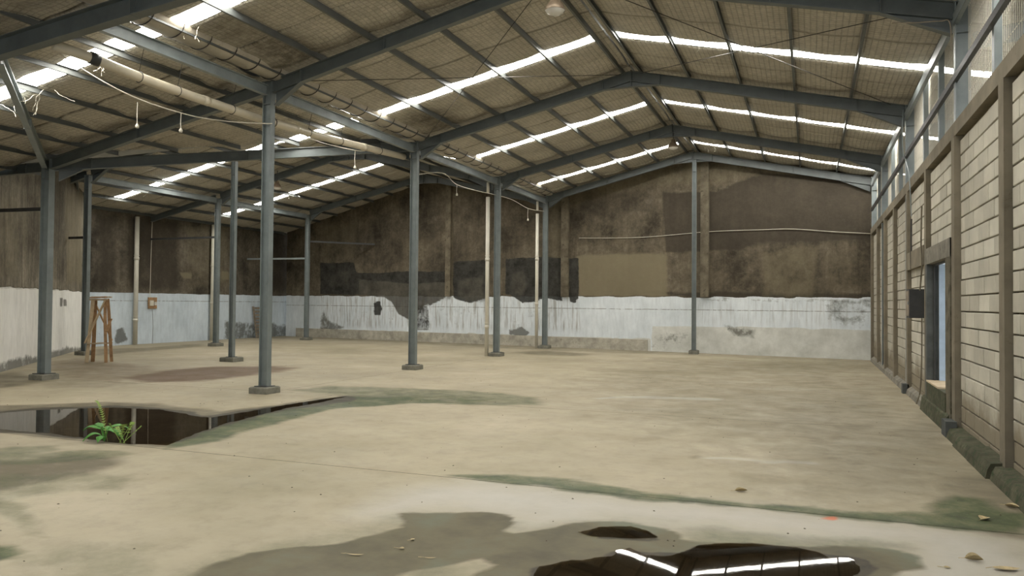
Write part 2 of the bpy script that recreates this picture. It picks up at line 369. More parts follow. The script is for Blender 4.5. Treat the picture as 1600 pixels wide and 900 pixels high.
def paint(me, px, py, layers, wob=(0.0, 1.0)):
    wx = px + wob[0]*fbm(px*wob[1], py*wob[1]); wy = py + wob[0]*fbm(px*wob[1]+40, py*wob[1]+9)
    names = sorted({l[0] for l in layers}); acc = {n: np.zeros(px.shape) for n in names}
    for nm, poly, amt, blur in layers:
        s = sdist(wx, wy, poly); v = np.clip(.5+s/(2*blur), 0, 1); v = v*v*(3-2*v)
        if amt >= 0: acc[nm] = np.maximum(acc[nm], v*amt)
        else: acc[nm] = acc[nm]*(1-v*(-amt))
    for nm in names:
        at = me.attributes.new(nm, 'FLOAT', 'POINT'); at.data.foreach_set('value', acc[nm].astype(np.float32))

# ================================================================== SETTING
# plan: main hall columns X=-10, right wall X=1.9, ridge X=-4.07; frames every 6 m
XR, XI, XRIDGE = 1.9, -10.0, -4.07
S = 0.227
FR = [6.35, 12.35, 18.37, 24.3]        # main hall frames
def yD(x): return 28.35 - 0.085*(x-1.9)
def wall_y(x): return 28.4 - 0.1752*(x-1.9)       # back wall face
def w1x(y): return -18.6 - (y-13.1)*0.8335        # left cut wall face
ZTOP = 7.48
def zt(x): return ZTOP - S*abs(x-XRIDGE)           # rafter top, main hall
def zf(x): return ZTOP - S*abs(x+16.0)             # rafter top, far hall
def znl(x): return 4.98 + 0.2*(x+16.0)             # rafter top, low link roof

# ---- floor: concrete slabs over a dark joint bed
floor = struct('floor')
mb = MB(); mb.box((-30, -6, -.30), (XR+.3, 36, -.035)); mb.build('joint_bed', M['floor_base'], floor)
G = lambda pts: [tuple(on_z(x, y)[:2]) for x, y in pts]
FL = [
 # damp olive area at the bottom
 ('wet', G([(285,905),(330,880),(390,858),(430,856),(480,852),(530,846),(575,835),(612,826),(632,800),(690,797),(745,795),(783,800),(790,812),(770,826),(800,830),(840,822),(900,812),(950,811),(1010,818),(1060,829),(1090,842),(1200,846),(1300,851),(1370,857),(1430,868),(1420,885),(1370,905),(1200,1000),(700,1060),(300,960)]), 1.0, .05),
 ('dark', G([(835,905),(845,888),(900,875),(960,862),(1070,858),(1110,847),(1240,852),(1330,870),(1350,885),(1335,905),(1230,940),(860,930)]), 1.0, .05), ('dark', G([(903,832),(935,822),(1008,828),(1032,842),(985,843),(930,840)]), 1.0, .04),
 ('dark', G([(-60,650),(60,638),(180,633),(250,637),(330,650),(430,634),(540,618),(560,624),(450,640),(350,664),(285,690),(200,697),(60,680),(-60,672)]), .9, .12),
 ('wet', G([(590,925),(620,903),(690,890),(740,869),(775,880),(765,905),(720,960)]), -1.0, .05),
 ('moss', G([(260,905),(330,870),(400,848),(500,832),(600,805),(690,790),(700,800),(620,820),(560,845),(450,860),(380,880),(330,905)]), .30, .16),
 ('moss', G([(620,900),(700,885),(740,870),(770,880),(760,905),(700,930)]), .32, .1),
 ('moss', G([(1060,822),(1200,830),(1300,838),(1420,850),(1430,862),(1250,856),(1100,846)]), .42, .12),
 ('moss', G([(430,852),(560,836),(620,800),(700,796),(790,812),(960,808),(1080,834),(1000,850),(860,862),(700,850),(500,870)]), .32, .2),
 ('pale', G([(560,800),(640,770),(760,752),(960,776),(1240,801),(1500,829),(1620,850),(1620,910),(1450,910),(1440,860),(1060,820),(950,806),(800,822),(790,800),(700,790),(620,800)]), .9, .55),
 ('pale', G([(1440,850),(1600,850),(1650,930),(1400,960),(1380,905)]), .8, .25),
 # moss along the long joint
 ('moss', G([(690,744),(760,742),(860,748),(960,758),(1080,778),(1180,788),(1260,790),(1330,798),(1420,800),(1500,806),(1600,815),(1600,834),(1500,829),(1240,801),(960,776),(760,751)]), .85, .06),
 ('moss', G([(1470,790),(1500,778),(1540,782),(1570,800),(1600,800),(1620,835),(1500,828),(1470,812)]), .95, .12),
 ('grime_tone', G([(1465,760),(1500,745),(1560,742),(1590,760),(1620,790),(1640,850),(1560,838),(1480,822),(1470,790)]), .75, .15),
 ('grime_tone', G([(1380,668),(1420,655),(1490,668),(1490,690),(1440,697),(1370,690)]), .6, .25),
 ('grime_tone', G([(1200,655),(1330,668),(1480,660),(1480,676),(1380,680),(1250,672)]), .35, .3),
 # left damp patches
 ('grime_tone', G([(-20,722),(30,716),(90,712),(150,712),(185,716),(180,728),(130,742),(80,752),(20,760),(-30,775)]), .95, .16),
 ('moss', G([(-30,700),(30,697),(70,697),(60,708),(100,706),(190,704),(200,712),(160,720),(80,722),(-30,722)]), .55, .1),
 ('moss', G([(-30,735),(60,742),(130,738),(220,738),(245,748),(200,762),(110,768),(40,778),(-30,790)]), .38, .15),
 ('moss', G([(-30,770),(20,785),(60,808),(90,835),(75,840),(30,820),(-30,800)]), .45, .07),
 ('moss', G([(-30,850),(10,855),(35,860),(20,872),(-30,885)]), .8, .06),
 ('moss', G([(20,870),(80,852),(160,848),(230,860),(260,885),(260,905),(150,915),(60,905)]), .30, .2),
 ('grime_tone', G([(170,740),(230,742),(240,754),(200,762),(160,758)]), .25, .12),
 # around the long puddle
 ('grime_tone', G([(-40,634),(60,632),(170,628),(260,632),(340,644),(400,636),(470,626),(540,617),(620,618),(660,622),(600,632),(520,636),(430,652),(350,672),(290,694),(240,700),(120,690),(-40,672)]), .9, .12),
 ('moss', G([(540,619),(640,622),(720,630),(640,630),(520,640),(450,658),(390,674),(340,690),(290,697),(255,702),(280,684),(340,660),(400,646),(480,628)]), 1.0, .12),
 ('moss', G([(455,609),(520,603),(620,606),(720,610),(790,614),(850,622),(850,634),(780,634),(700,628),(600,622),(520,616)]), .62, .22),
 ('grime_tone', G([(600,612),(720,618),(760,622),(720,630),(640,626),(560,620)]), .45, .3),
 ('moss', G([(700,622),(770,626),(760,633),(690,631)]), .8, .2),
 # rusty brown tide mark behind the near column, brown floor by the left wall
 ('rust_brown', G([(195,590),(250,580),(330,573),(430,572),(470,575),(440,580),(400,587),(300,596),(230,598)]), .95, .35),
 ('rust_brown', G([(60,570),(120,560),(230,572),(260,585),(180,598),(90,592)]), .45, .5),
 ('grime_tone', G([(-40,590),(20,582),(60,588),(80,595),(40,602),(-40,612)]), .85, .3),
 ('grime_tone', G([(60,592),(150,594),(220,600),(150,608),(60,606)]), .35, .3),
 ('grime_tone', G([(140,546),(230,543),(320,536),(320,541),(240,548),(150,556)]), .7, .4),
 ('grime_tone', G([(500,522),(800,536),(1090,549),(1362,562),(1362,568),(1080,556),(780,545),(500,529)]), .45, .6),
 ('grime_tone', G([(800,550),(850,548),(930,553),(900,556),(820,554)]), .7, .3),
 ('grime_tone', G([(1040,660),(1090,655),(1100,665),(1080,680),(1030,690),(1000,690)]), .30, .2),
 ('grime_tone', G([(1075,710),(1095,709),(1105,713),(1090,716),(1075,714)]), .6, .05),
 ('rust_brown', G([(1200,560),(1362,566),(1420,612),(1500,690),(1560,735),(1420,760),(1280,740),(1200,700)]), .14, 2.0),  # faint wide brown tone over the floor towards the right wall
 ('grime_tone', G([(1000,560),(1362,564),(1500,690),(1600,780),(1450,775),(1200,720),(1000,660),(900,600)]), .46, 1.8),  # broad soft darkening of the floor towards the right wall
 ('grime_tone', G([(1150,640),(1362,600),(1480,690),(1560,745),(1480,790),(1380,790),(1250,770),(1200,720)]), .62, 1.2),  # second, tighter darkening over the same stretch of floor
 ('red', G([(1276,808),(1300,806),(1308,811),(1290,813)]), .9, .03),
 ('pale', G([(930,621),(1000,618),(1130,624),(1130,626),(1000,622),(930,624)]), .8, .06),
 ('pale', G([(1100,712),(1280,726),(1280,730),(1100,715)]), .7, .05),
]
def slab(x0, x1, y0, y1, res, x1f=None):
    nx = max(2, int((x1-x0)/res)); ny = max(2, int((y1-y0)/res))
    X, Y = np.meshgrid(np.linspace(x0, x1, nx+1), np.linspace(y0, y1, ny+1)); X = X.ravel(); Y = Y.ravel()
    vs = [(X[i], Y[i], 0.0) for i in range(len(X))]
    fs = [(j*(nx+1)+i, j*(nx+1)+i+1, (j+1)*(nx+1)+i+1, (j+1)*(nx+1)+i) for j in range(ny) for i in range(nx)]
    mb = MB(); mb.add(vs, fs)
    o = mb.build('slab', M['floor'], floor)
    paint(o.data, X, Y, FL, (.42, 1.5))
    mb2 = MB(); mb2.box((x0, y0, -.05), (x1, y1, -.004)); mb2.build('slab_edge', M['floor_base'], floor)
g = .007
for a in ((-12, -3.1, -5, 3.0, .5), (-3.1+.0, XR+.2, -5, 3.0, .5)):
    pass
slab(-14, XR+.2, -5, 2.6, .5)
slab(-14, XR+.2, 2.6+g, 7.2-g, .06)
slab(-22, -8.6-g, 7.2+g, 12.6-g, .09)
slab(-8.6+g, XR+.2, 7.2+g, 12.6-g, .08)
slab(-28, -10-g, 12.6+g, 18.4-g, .14)
slab(-10+g, XR+.2, 12.6+g, 18.4-g, .12)
slab(-28, -10-g, 18.4+g, 24.4-g, .2)
slab(-10+g, XR+.2, 18.4+g, 24.4-g, .2)
slab(-28, XR+.2, 24.4+g, 34.5, .25)

# ---- painted walls as subdivided sheets with thickness
def wallsheet(name, A, B, ztop, mat, layers, res=.10, thick=.25, dadoz=2.1, wob=(.10, 1.6)):
    A = np.array(A, float); B = np.array(B, float); L = np.linalg.norm(B-A); e = (B-A)/L; n = np.array([e[1], -e[0]])   # n points away from the room
    nx = int(L/res); nz = int(max(ztop(A[0], A[1]), 7.9)/res)
    S_, Zn = np.meshgrid(np.linspace(0, L, nx+1), np.linspace(0, 1, nz+1)); S_ = S_.ravel(); Zn = Zn.ravel()
    px = A[0]+e[0]*S_; py = A[1]+e[1]*S_
    zt_ = np.array([ztop(a, b) for a, b in zip(px[:nx+1], py[:nx+1])]); Z = Zn*np.tile(zt_, nz+1)
    mb = MB(); vs = list(zip(px, py, Z)); k = len(vs)
    fs = [(j*(nx+1)+i, j*(nx+1)+i+1, (j+1)*(nx+1)+i+1, (j+1)*(nx+1)+i) for j in range(nz) for i in range(nx)]
    mb.add(vs, fs)
    o = mb.build(name, mat); o['kind'] = 'structure'
    paint(o.data, S_, Z, layers + [('dado', [(-9, -1), (-9, dadoz), (L+9, dadoz), (L+9, -1)], 1.0, .04)], wob)
    mb = MB()     # back of the wall
    tops = [(A[0]+e[0]*s, A[1]+e[1]*s, ztop(A[0]+e[0]*s, A[1]+e[1]*s)) for s in np.linspace(0, L, 40)]
    mb.prism([(A[0], A[1], -.3)] + tops + [(B[0], B[1], -.3)], (n[0]*thick, n[1]*thick, 0))
    for i, v in enumerate(mb.v): mb.v[i] = (v[0]+n[0]*.004, v[1]+n[1]*.004, v[2])
    mb.build('wall_core', M['concrete'], o)
    return o, e, n
BA, BB = (1.95, wall_y(1.95)), (-25.6, wall_y(-25.6))
P = lambda pts: [tuple(on_line(x, y, BA, BB)) for x, y in pts]
BWL = [
 ('deep', P([(1362,262),(1300,275),(1190,270),(1150,285),(1120,300),(1035,300),(1040,395),(1100,392),(1160,390),(1180,378),(1250,378),(1362,374)]), 1.0, .10),  # dark plaster, deepened so the upper corner's shadow sits in the colour
 ('deep', P([(700,280),(650,290),(560,350),(500,350),(500,410),(560,410),(700,450),(880,395),(900,380),(900,330),(850,310)]), .38, .5),
 ('deep', P([(1362,380),(1280,382),(1190,395),(1090,395),(1040,392),(1042,465),(1362,467)]), .30, .25),
 ('deep', P([(1100,330),(1362,330),(1362,380),(1100,390)]), .6, .2),
 ('deep', P([(905,300),(1035,300),(1035,330),(905,345)]), .45, .2),
 ('deep', P([(940,330),(1045,330),(1050,395),(1000,390),(940,380)]), .25, .4),
 ('deep', P([(990,455),(1362,458),(1362,468),(1090,467)]), .8, .06),
 ('tan', P([(900,400),(960,396),(1042,396),(1042,464),(905,463)]), .95, .10),
 ('tan', P([(500,380),(560,380),(560,410),(620,440),(700,450),(700,400),(760,380),(840,390),(850,400),(900,380),(905,400),(840,405),(700,420),(640,430),(500,405)]), .22, .4),
 ('tan', P([(870,375),(900,375),(900,340),(1020,330),(1030,395),(900,398)]), .22, .3),
 ('tan', P([(690,280),(1000,262),(1100,250),(1160,255),(1190,275),(1120,290),(980,300),(880,330),(880,470),(860,470),(855,320),(700,300)]), .42, .3),
 ('tan', P([(1095,260),(1104,260),(1104,465),(1093,465)]), .35, .12),
 ('tan', P([(696,300),(708,300),(708,465),(696,465)]), .5, .1),
 ('tan', P([(1190,395),(1230,385),(1280,385),(1270,465),(1190,465)]), .5, .2), ('tan', P([(1280,390),(1362,384),(1362,455),(1290,455)]), .3, .3),
 ('tan', P([(500,345),(560,345),(555,410),(500,412)]), .35, .3),
 ('black', P([(500,411),(553,410),(557,426),(600,427),(640,424),(697,424),(697,446),(640,444),(590,440),(572,446),(568,460),(500,460)]), 1.0, .07),
 ('black', P([(708,409),(760,406),(762,465),(735,474),(708,466)]), .9, .08),
 ('black', P([(790,405),(840,401),(878,403),(878,470),(850,466),(838,471),(815,474),(800,462),(790,460)]), 1.0, .07),
 ('black', P([(888,403),(905,402),(905,462),(900,474),(892,472),(888,460)]), 1.0, .05),
 ('black', P([(583,472),(594,470),(597,482),(594,494),(584,492)]), .8, .05),
 ('grey', P([(560,436),(600,440),(640,444),(697,440),(697,465),(672,478),(670,515),(652,517),(640,500),(622,490),(612,472),(600,465),(560,460)]), 1.0, .07),
 ('grey', P([(512,425),(545,422),(548,450),(514,452)]), .45, .25),
 ('grey', P([(715,435),(757,430),(760,472),(730,474),(712,460)]), .62, .2),
 ('grey', P([(800,425),(820,420),(825,450),(815,466),(795,455)]), .62, .15),
 ('black', P([(640,478),(670,475),(672,512),(650,515),(645,495)]), .55, .12),
 ('grey', P([(655,480),(670,476),(672,512),(650,515),(648,495)]), -.85, .12),
 ('drip', P([(500,462),(905,465),(905,516),(500,510)]), .9, .15), ('drip', P([(1090,467),(1362,468),(1362,510),(1090,505)]), .35, .2),
 ('plinth', P([(500,512),(560,516),(700,520),(1015,530),(1015,560),(500,540)]), 1.0, .03),
 ('plinth', P([(1018,508),(1362,514),(1362,580),(1018,560)]), .72, .05),
 ('mould', P([(500,498),(505,480),(512,500),(540,512),(500,522)]), .8, .15),
 ('mould', P([(795,515),(815,512),(830,520),(820,528),(795,524)]), .9, .1),
 ('mould', P([(1130,507),(1180,512),(1180,530),(1150,528)]), .55, .15),
 ('mould', P([(1270,465),(1362,465),(1362,515),(1330,512),(1290,500)]), .45, .3),
 ('mould', P([(1100,466),(1362,467),(1362,474),(1100,472)]), .55, .08),
 ('mould', P([(1018,520),(1090,515),(1090,545),(1018,545)]), .42, .3),
 ('mould', P([(500,465),(640,470),(840,475),(905,475),(905,512),(620,510),(500,500)]), .28, .3),
]
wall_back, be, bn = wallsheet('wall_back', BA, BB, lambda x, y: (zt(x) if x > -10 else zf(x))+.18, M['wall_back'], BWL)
# plastered pilasters that show on the back wall
for px_, wd in ((1102, .30), (884, .32), (702, .28)):
    s0 = on_line(px_, 400, BA, BB)[0]; p = np.array(BA)+be*s0; q = p - bn*.06; zz = (zt(p[0]) if p[0] > -10 else zf(p[0]))+.05
    mb = MB(); mb.bar((q[0], q[1], 2.1), (q[0], q[1], zz), (be[0], be[1], 0), wd, (bn[0], bn[1], 0), .13)
    mb.build('pilaster', M['pilaster'], wall_back)
# low plaster ledge at the foot of the back wall, left part
a0 = on_line(1012, 545, BA, BB)[0]; L_ = np.linalg.norm(np.array(BB)-np.array(BA))
pa = np.array(BA)+be*a0-bn*.02; pb = np.array(BA)+be*(L_-.8)-bn*.02
mb = MB(); mb.bar((pa[0], pa[1], .22), (pb[0], pb[1], .22), (0, 0, 1), .44, (bn[0], bn[1], 0), .08); mb.build('baseboard', M['plinth'], wall_back)
pa = np.array(BA)+be*.02-bn*.02; pb = np.array(BA)+be*(a0-.1)-bn*.02

WA, WB = (w1x(21.2), 21.2), (w1x(-1.0), -1.0)         # left cut wall, runs far -> near (room on the right)
PL = lambda pts: [tuple(on_line(x, y, WA, WB)) for x, y in pts]
LWL = [
 ('deep', PL([(40,300),(62,300),(62,440),(44,440)]), .4, .15), ('deep', PL([(82,280),(100,280),(100,440),(84,440)]), .45, .15),
 ('deep', PL([(0,262),(120,280),(120,300),(0,290)]), .45, .25), ('tan', PL([(100,300),(128,300),(128,445),(104,445)]), .55, .2),
 ('tan', PL([(-100,300),(30,300),(30,440),(-100,440)]), .35, .3),
 ('mould', PL([(-60,590),(0,565),(50,555),(100,543),(135,540),(135,560),(-60,640)]), .85, .15),
 ('mould', PL([(94,466),(98,466),(98,480),(94,480)]), .9, .03), ('mould', PL([(99,470),(104,470),(104,480),(99,480)]), .9, .03),
 ('plinth', PL([(-100,441),(130,451),(130,457),(-100,449)]), .6, .04),
]
wall_left, _, _ = wallsheet('wall_left', WA, WB, lambda x, y: 5.05 if y < 13 else min(6.2, 5.05+(y-13)*.2), M['wall_left'], LWL)
FA, FB = (-25.7, 33.4), (-25.7, 21.0)
PF = lambda pts: [tuple(on_line(x, y, FA, FB)) for x, y in pts]
FWL = [
 ('deep', PF([(150,335),(180,335),(185,450),(150,455)]), .7, .3), ('deep', PF([(200,335),(280,340),(280,455),(200,455)]), .75, .3),
 ('deep', PF([(415,345),(500,350),(500,460),(415,460)]), .7, .4), ('tan', PF([(285,350),(360,350),(365,455),(290,455)]), .4, .4),
 ('tan', PF([(280,425),(300,425),(300,436),(286,436)]), .9, .1), ('tan', PF([(345,422),(358,424),(358,438),(346,438)]), .9, .1),
 ('mould', PF([(180,515),(192,510),(200,532),(180,540)]), .95, .12), ('mould', PF([(350,500),(400,505),(500,505),(500,530),(350,535)]), .75, .25),
 ('mould', PF([(150,480),(165,480),(170,520),(150,530)]), .4, .3),
]
wall_far_left, _, _ = wallsheet('wall_farleft', FA, FB, lambda x, y: zf(-25.7)+.15, M['wall_far'], FWL)

# ---- right wall of concrete blocks between pillars
wall_right = struct('wall_right', (XR, 0, 0))
YP = [3.6, 6.45, 9.38, 12.33, 15.15, 17.92, 20.7, 23.25, 25.65, 28.1]   # pillar centres
YW1 = wall_y(XR)
WTOP = 4.40
mb = MB(); mb.box((XR+.10, -3, -.3), (XR+.16, 12.85, 4.2)); mb.box((XR+.10, 14.92, -.3), (XR+.16, YW1+.3, 4.2))
mb.box((XR+.10, 12.85, -.3), (XR+.16, 14.92, .5)); mb.box((XR+.10, 12.85, 2.60), (XR+.16, 14.92, 4.2)); mb.build('mortar_bed', M['mortar'], wall_right)
mb = MB(); mb.box((XR-.02, -3, WTOP-.20), (XR+.22, YW1+.1, WTOP)); mb.build('top_beam', M['pillar'], wall_right)
for y in YP:
    wd = .24 if y != 15.15 else .22
    mb = MB(); mb.box((XR-.03, y-wd/2, 0), (XR+.2, y+wd/2, WTOP-.2)); mb.build('pillar', M['pillar'], wall_right)
random.seed(11)
blocks = []
zc = [k*.2175 for k in range(19)] ; BH = .2
bounds = [-3]+YP
for i in range(len(bounds)-1):
    y0 = bounds[i]+(.12 if i else 0); y1 = bounds[i+1]-.12
    for k, z in enumerate(zc):
        y = y0 - (.0 if k % 2 else .3) + random.uniform(-.03, .03)
        while y < y1:
            a = max(y, y0); b_ = min(y+.60, y1)
            if b_-a > .06:
                seg = [(a, b_)]
                zz0, zz1 = z+.01, z+.01+BH
                if zz1 > .3 and zz0 < 2.78:     # door opening with its concrete surround
                    seg = [(s0, s1) for s0, s1 in ((a, min(b_, 12.72)), (max(a, 15.05), b_)) if s1-s0 > .06]
                for s0, s1 in seg: blocks.append((s0, s1-.014, zz0, min(zz1, 4.19)))
            y += .6
blocks.sort(key=lambda q: abs(q[0]-9.6) if q[0] > 7.6 else 99)
unit = {}
def blockmesh(w_, h):
    key = (round(w_, 2), round(h, 2))
    if key not in unit:
        mb = MB(); w2, h2 = w_/2, h/2; c = .006
        outer = [(0.0, -w2, -h2), (0.0, w2, -h2), (0.0, w2, h2), (0.0, -w2, h2)]
        front = [(-c, -w2+c, -h2+c), (-c, w2-c, -h2+c), (-c, w2-c, h2-c), (-c, -w2+c, h2-c)]
        back = [(.06, -w2, -h2), (.06, w2, -h2), (.06, w2, h2), (.06, -w2, h2)]
        mb.add(outer+front+back, [(4,7,6,5), (0,4,5,1), (1,5,6,2), (2,6,7,3), (3,7,4,0), (0,1,9,8), (1,2,10,9), (2,3,11,10), (3,0,8,11)])
        me = bpy.data.meshes.new('block'); me.from_pydata(mb.v, [], mb.f); me.materials.append(M['block']); unit[key] = me
    return unit[key]
for s0, s1, z0, z1 in blocks[:300]:
    o = bpy.data.objects.new('block', blockmesh(s1-s0, z1-z0)); C.objects.link(o); o.parent = wall_right
    o.location = (.052+random.uniform(-.004, .004), (s0+s1)/2, (z0+z1)/2)
mb = MB()
for s0, s1, z0, z1 in blocks[300:]:
    dx = XR+.052+random.uniform(-.004, .004); mb.box((dx, s0, z0), (dx+.06, s1, z1))
o = mb.build('block', M['block'], wall_right); o['kind'] = 'stuff'
# mossy footing ledge
random.seed(5)
y = 2.0
while y < 12.1:
    l = random.uniform(.9, 1.5); y2 = min(y+l, 12.15); wdt = random.uniform(.15, .19); hh = random.uniform(.13, .17)
    mb = MB(); mb.prism([(XR+.04, y, 0), (XR-wdt, y, 0), (XR-wdt+.02, y, hh*.6), (XR-wdt+.05, y, hh), (XR+.04, y, hh+.02)], (0, y2-y-.02, 0))
    mb.build('footing_stone', M['moss_concrete'], wall_right); y = y2
mb = MB(); mb.prism([(XR+.04, 12.6, 0), (XR-.10, 12.6, 0), (XR-.07, 12.6, .22), (XR+.04, 12.6, .34)], (0, 2.7, 0)); mb.build('footing_stone', M['moss_concrete'], wall_right)
mb = MB(); mb.prism([(XR+.04, 15.4, 0), (XR-.06, 15.4, 0), (XR-.04, 15.4, .10), (XR+.04, 15.4, .16)], (0, 12.5, 0)); mb.build('footing_stone', M['concrete'], wall_right)
# doorway: concrete surround, raised sill, blue jamb
door = struct('door_1', (XR, 13.9, 0))
mb = MB()
mb.box((XR-.04, 14.85, .0), (XR+.13, 15.06, 2.80)); mb.build('jamb', M['jamb'], door)
mb = MB(); mb.box((XR-.04, 12.5, .0), (XR+.13, 12.93, 2.80)); mb.build('jamb', M['pillar_dark'], door)
mb = MB(); mb.box((XR-.045, 12.5, 2.53), (XR+.13, 15.06, 2.80)); mb.build('lintel', M['concrete'], door)
mb = MB(); mb.box((XR-.05, 12.9, .0), (XR+.26, 14.87, .53)); mb.build('sill', M['moss_concrete'], door)
mb = MB(); mb.box((XR-.055, 13.55, .53), (XR+.30, 14.85, .555)); mb.build('sill_board', M['wood_pale'], door)
mb = MB(); mb.bar((XR+.20, 14.80, .53), (XR+.20, 14.80, 2.53), (1, 0, 0), .13, (0, 1, 0), .05); mb.build('door_leaf', M['bluedoor'], door)
mb = MB(); mb.bar((XR+.07, 14.82, .55), (XR+.07, 14.82, 2.53), (1, 0, 0), .02, (0, 1, 0), .04); mb.bar((XR+.07, 12.95, .55), (XR+.07, 12.95, 2.53), (1, 0, 0), .05, (0, 1, 0), .04)
mb.bar((XR+.07, 12.95, 2.515), (XR+.07, 14.85, 2.515), (1, 0, 0), .05, (0, 0, 1), .03); mb.build('door_frame', M['iron_dark'], door)
# outside ground and a far boundary beyond the doorway
mb = MB(); mb.box((XR+.24, -10, -.2), (30, 45, -.05)); o = mb.build('ground', M['ground_out']); o['kind'] = 'structure'

# ---- ceilings: blankets of insulation over wire mesh, daylight strips between them
SKY_Y = [3.65, 9.62, 15.95, 21.68, 27.42]; SKY_W = .38
def blanket(parent, y0, y1, xl, xr, zfun, frames, purl, res=.13, seed=0, darkening=None, ny=6):
    """strip across the slope; xl/xr functions of y; hangs under the sheet, dips between purlins and before the frames"""
    vs = []; uvs = []; dv = []
    X0 = min(xl(y0), xl(y1)); X1 = max(xr(y0), xr(y1)); nx = max(8, int((X1-X0)/res))
    ts = [0, .016, .034, .2, .4, .6, .8, .966, .984, 1]; ny = len(ts)-1; rs = random.Random(int(y0*97+X0*13)); e0 = rs.choice((.1, .35, .8, 1)); e1 = rs.choice((.1, .35, .8, 1))
    for j in range(ny+1):
        y = y0+(y1-y0)*ts[j]; a = xl(y); b_ = xr(y)
        if b_-a < .02: b_ = a+.02
        for i in range(nx+1):
            x = a+(b_-a)*i/nx
            t = ((x-purl[0])/purl[1]) % 1.0; sag = math.sin(PI*t)
            d = .030*sag
            for yf in frames:
                q = (y-(yf-.42))/.20; d += .085*math.exp(-q*q)*sag**.5
                q = (y-(yf+.5))/.22; d += .03*math.exp(-q*q)*sag**.5
            e = 0 if j in (0, 1, ny-1, ny) else 1
            d += .012*float(vnoise(np.array(x*4+seed), np.array(y*4)))-.022*(1 if e == 0 else 0)
            z = zfun(x)+.13-d
            vs.append((x, y, z)); uvs.append((x, y))
            dd = 0
            for yf in frames: dd += .85*math.exp(-((y-(yf-.33))/.15)**2)  # darker band across the blanket just before each frame
            if darkening:
                for cx, cy, rr, am in darkening: dd += am*math.exp(-((x-cx)**2+(y-cy)**2)/(rr*rr))
            dv.append(min(1, dd + (0 if e else (e0 if j < 3 else e1))))
    fs = [(j*(nx+1)+i, (j+1)*(nx+1)+i, (j+1)*(nx+1)+i+1, j*(nx+1)+i+1) for j in range(ny) for i in range(nx)]
    mb = MB(); mb.add(vs, fs, True); o = mb.build('insulation_blanket', M['blanket'], parent)
    me = o.data; at = me.attributes.new('darkening', 'FLOAT', 'POINT'); at.data.foreach_set('value', np.array(dv, np.float32))
    uvl = me.uv_layers.new(name='UVMap'); li = np.zeros(len(me.loops), np.int32); me.loops.foreach_get('vertex_index', li)
    uvl.data.foreach_set('uv', np.array(uvs, np.float32)[li].ravel())
def sheet(parent, y0, y1, xl, xr, zfun, dz=.23, name='roof_sheet', mat='roofsheet', t=.02):
    p = [(xl(y0), y0), (xr(y0), y0), (xr(y1), y1), (xl(y1), y1)]
    vs = [(x, y, zfun(x)+dz) for x, y in p]+[(x, y, zfun(x)+dz+t) for x, y in p]
    mb = MB(); mb.add(vs, [(0,3,2,1),(4,5,6,7),(0,1,5,4),(1,2,6,5),(2,3,7,6),(3,0,4,7)]); return mb.build(name, M[mat], parent)
def slope(parent, ystart, yend, xl, xr, zfun, frames, purl, n=5, skyx=None, darkening=None, res=.13, edge=True):
    """fills ystart..yend with blankets, leaving the daylight strips"""
    cuts = [s for s in SKY_Y if ystart < s < yend]; segs = []; a = ystart
    for s in cuts: segs.append((a, s-SKY_W/2)); a = s+SKY_W/2
    segs.append((a, yend))
    for s0, s1 in segs:
        k = max(1, round((s1-s0)/1.09))
        for i in range(k):
            y0 = s0+(s1-s0)*i/k; y1 = s0+(s1-s0)*(i+1)/k
            if xr((y0+y1)/2)-xl((y0+y1)/2) < .05: continue
            blanket(parent, y0, y1+.0, xl, xr, zfun, frames, purl, res, int(y0*10), darkening)
        sheet(parent, s0-.03, s1+.03, xl, xr, zfun)
    for s in cuts:
        L0 = (lambda y: max(xl(y), skyx[0])) if skyx else xl; R0 = (lambda y: min(xr(y), skyx[1])) if skyx else xr
        if R0(s)-L0(s) < .3: 
            blanket(parent, s-SKY_W/2, s+SKY_W/2, xl, xr, zfun, frames, purl, res); sheet(parent, s-SKY_W/2, s+SKY_W/2, xl, xr, zfun); continue
        sheet(parent, s-SKY_W/2-.02, s+SKY_W/2+.02, L0, R0, zfun, .135, 'skylight', 'skylight', .01)
        if L0(s) > xl(s)+.05: blanket(parent, s-SKY_W/2, s+SKY_W/2, xl, L0, zfun, frames, purl, res); sheet(parent, s-SKY_W/2, s+SKY_W/2, xl, L0, zfun)
        if R0(s) < xr(s)-.05: blanket(parent, s-SKY_W/2, s+SKY_W/2, R0, xr, zfun, frames, purl, res); sheet(parent, s-SKY_W/2, s+SKY_W/2, R0, xr, zfun)
cst = lambda v: (lambda y: v)
ceil_main = struct('ceiling')
YB = 32.0
PL_ = [-4.27-1.115*k for k in range(6)]     # purlin lines, left slope of the main hall
PR_ = [-3.87+1.17*k for k in range(6)]
DIRT = [(-9.0, 11.6, .55, 1.0), (-8.9, 17.6, .7, 1.0), (-9.2, 10.2, .5, .7), (-9.1, 16.9, .45, .8), (-9.3, 11.0, .7, .4)]
slope(ceil_main, 1.0, YB, cst(-9.95), cst(XRIDGE-.02), zt, FR+[29.3], (PL_[0], 1.115), skyx=(-9.9, -4.36), darkening=DIRT)
slope(ceil_main, 1.0, YB, cst(XRIDGE+.02), cst(5.2), zt, FR+[28.9], (PR_[0], 1.17), skyx=(-3.84, 5.2))
def purlin(parent, x, y0, y1, zfun, d=.115, side=1, name='purlin'):
    mb = MB(); z = zfun(x)+d/2; mb.channel((x, y0, z), (x, y1, z), (0, 0, 1), d, .045, .006, side); mb.build(name, M['purlin'], parent)
for x in PL_[:-1]: purlin(ceil_main, x, 1.0, wall_y(x)+.02, zt, side=-1)
for x in PR_: purlin(ceil_main, x, 1.0, wall_y(min(x, 1.9))+.02, zt)
for x in (3.2, 4.6): purlin(ceil_main, x, 1.0, 30, zt)
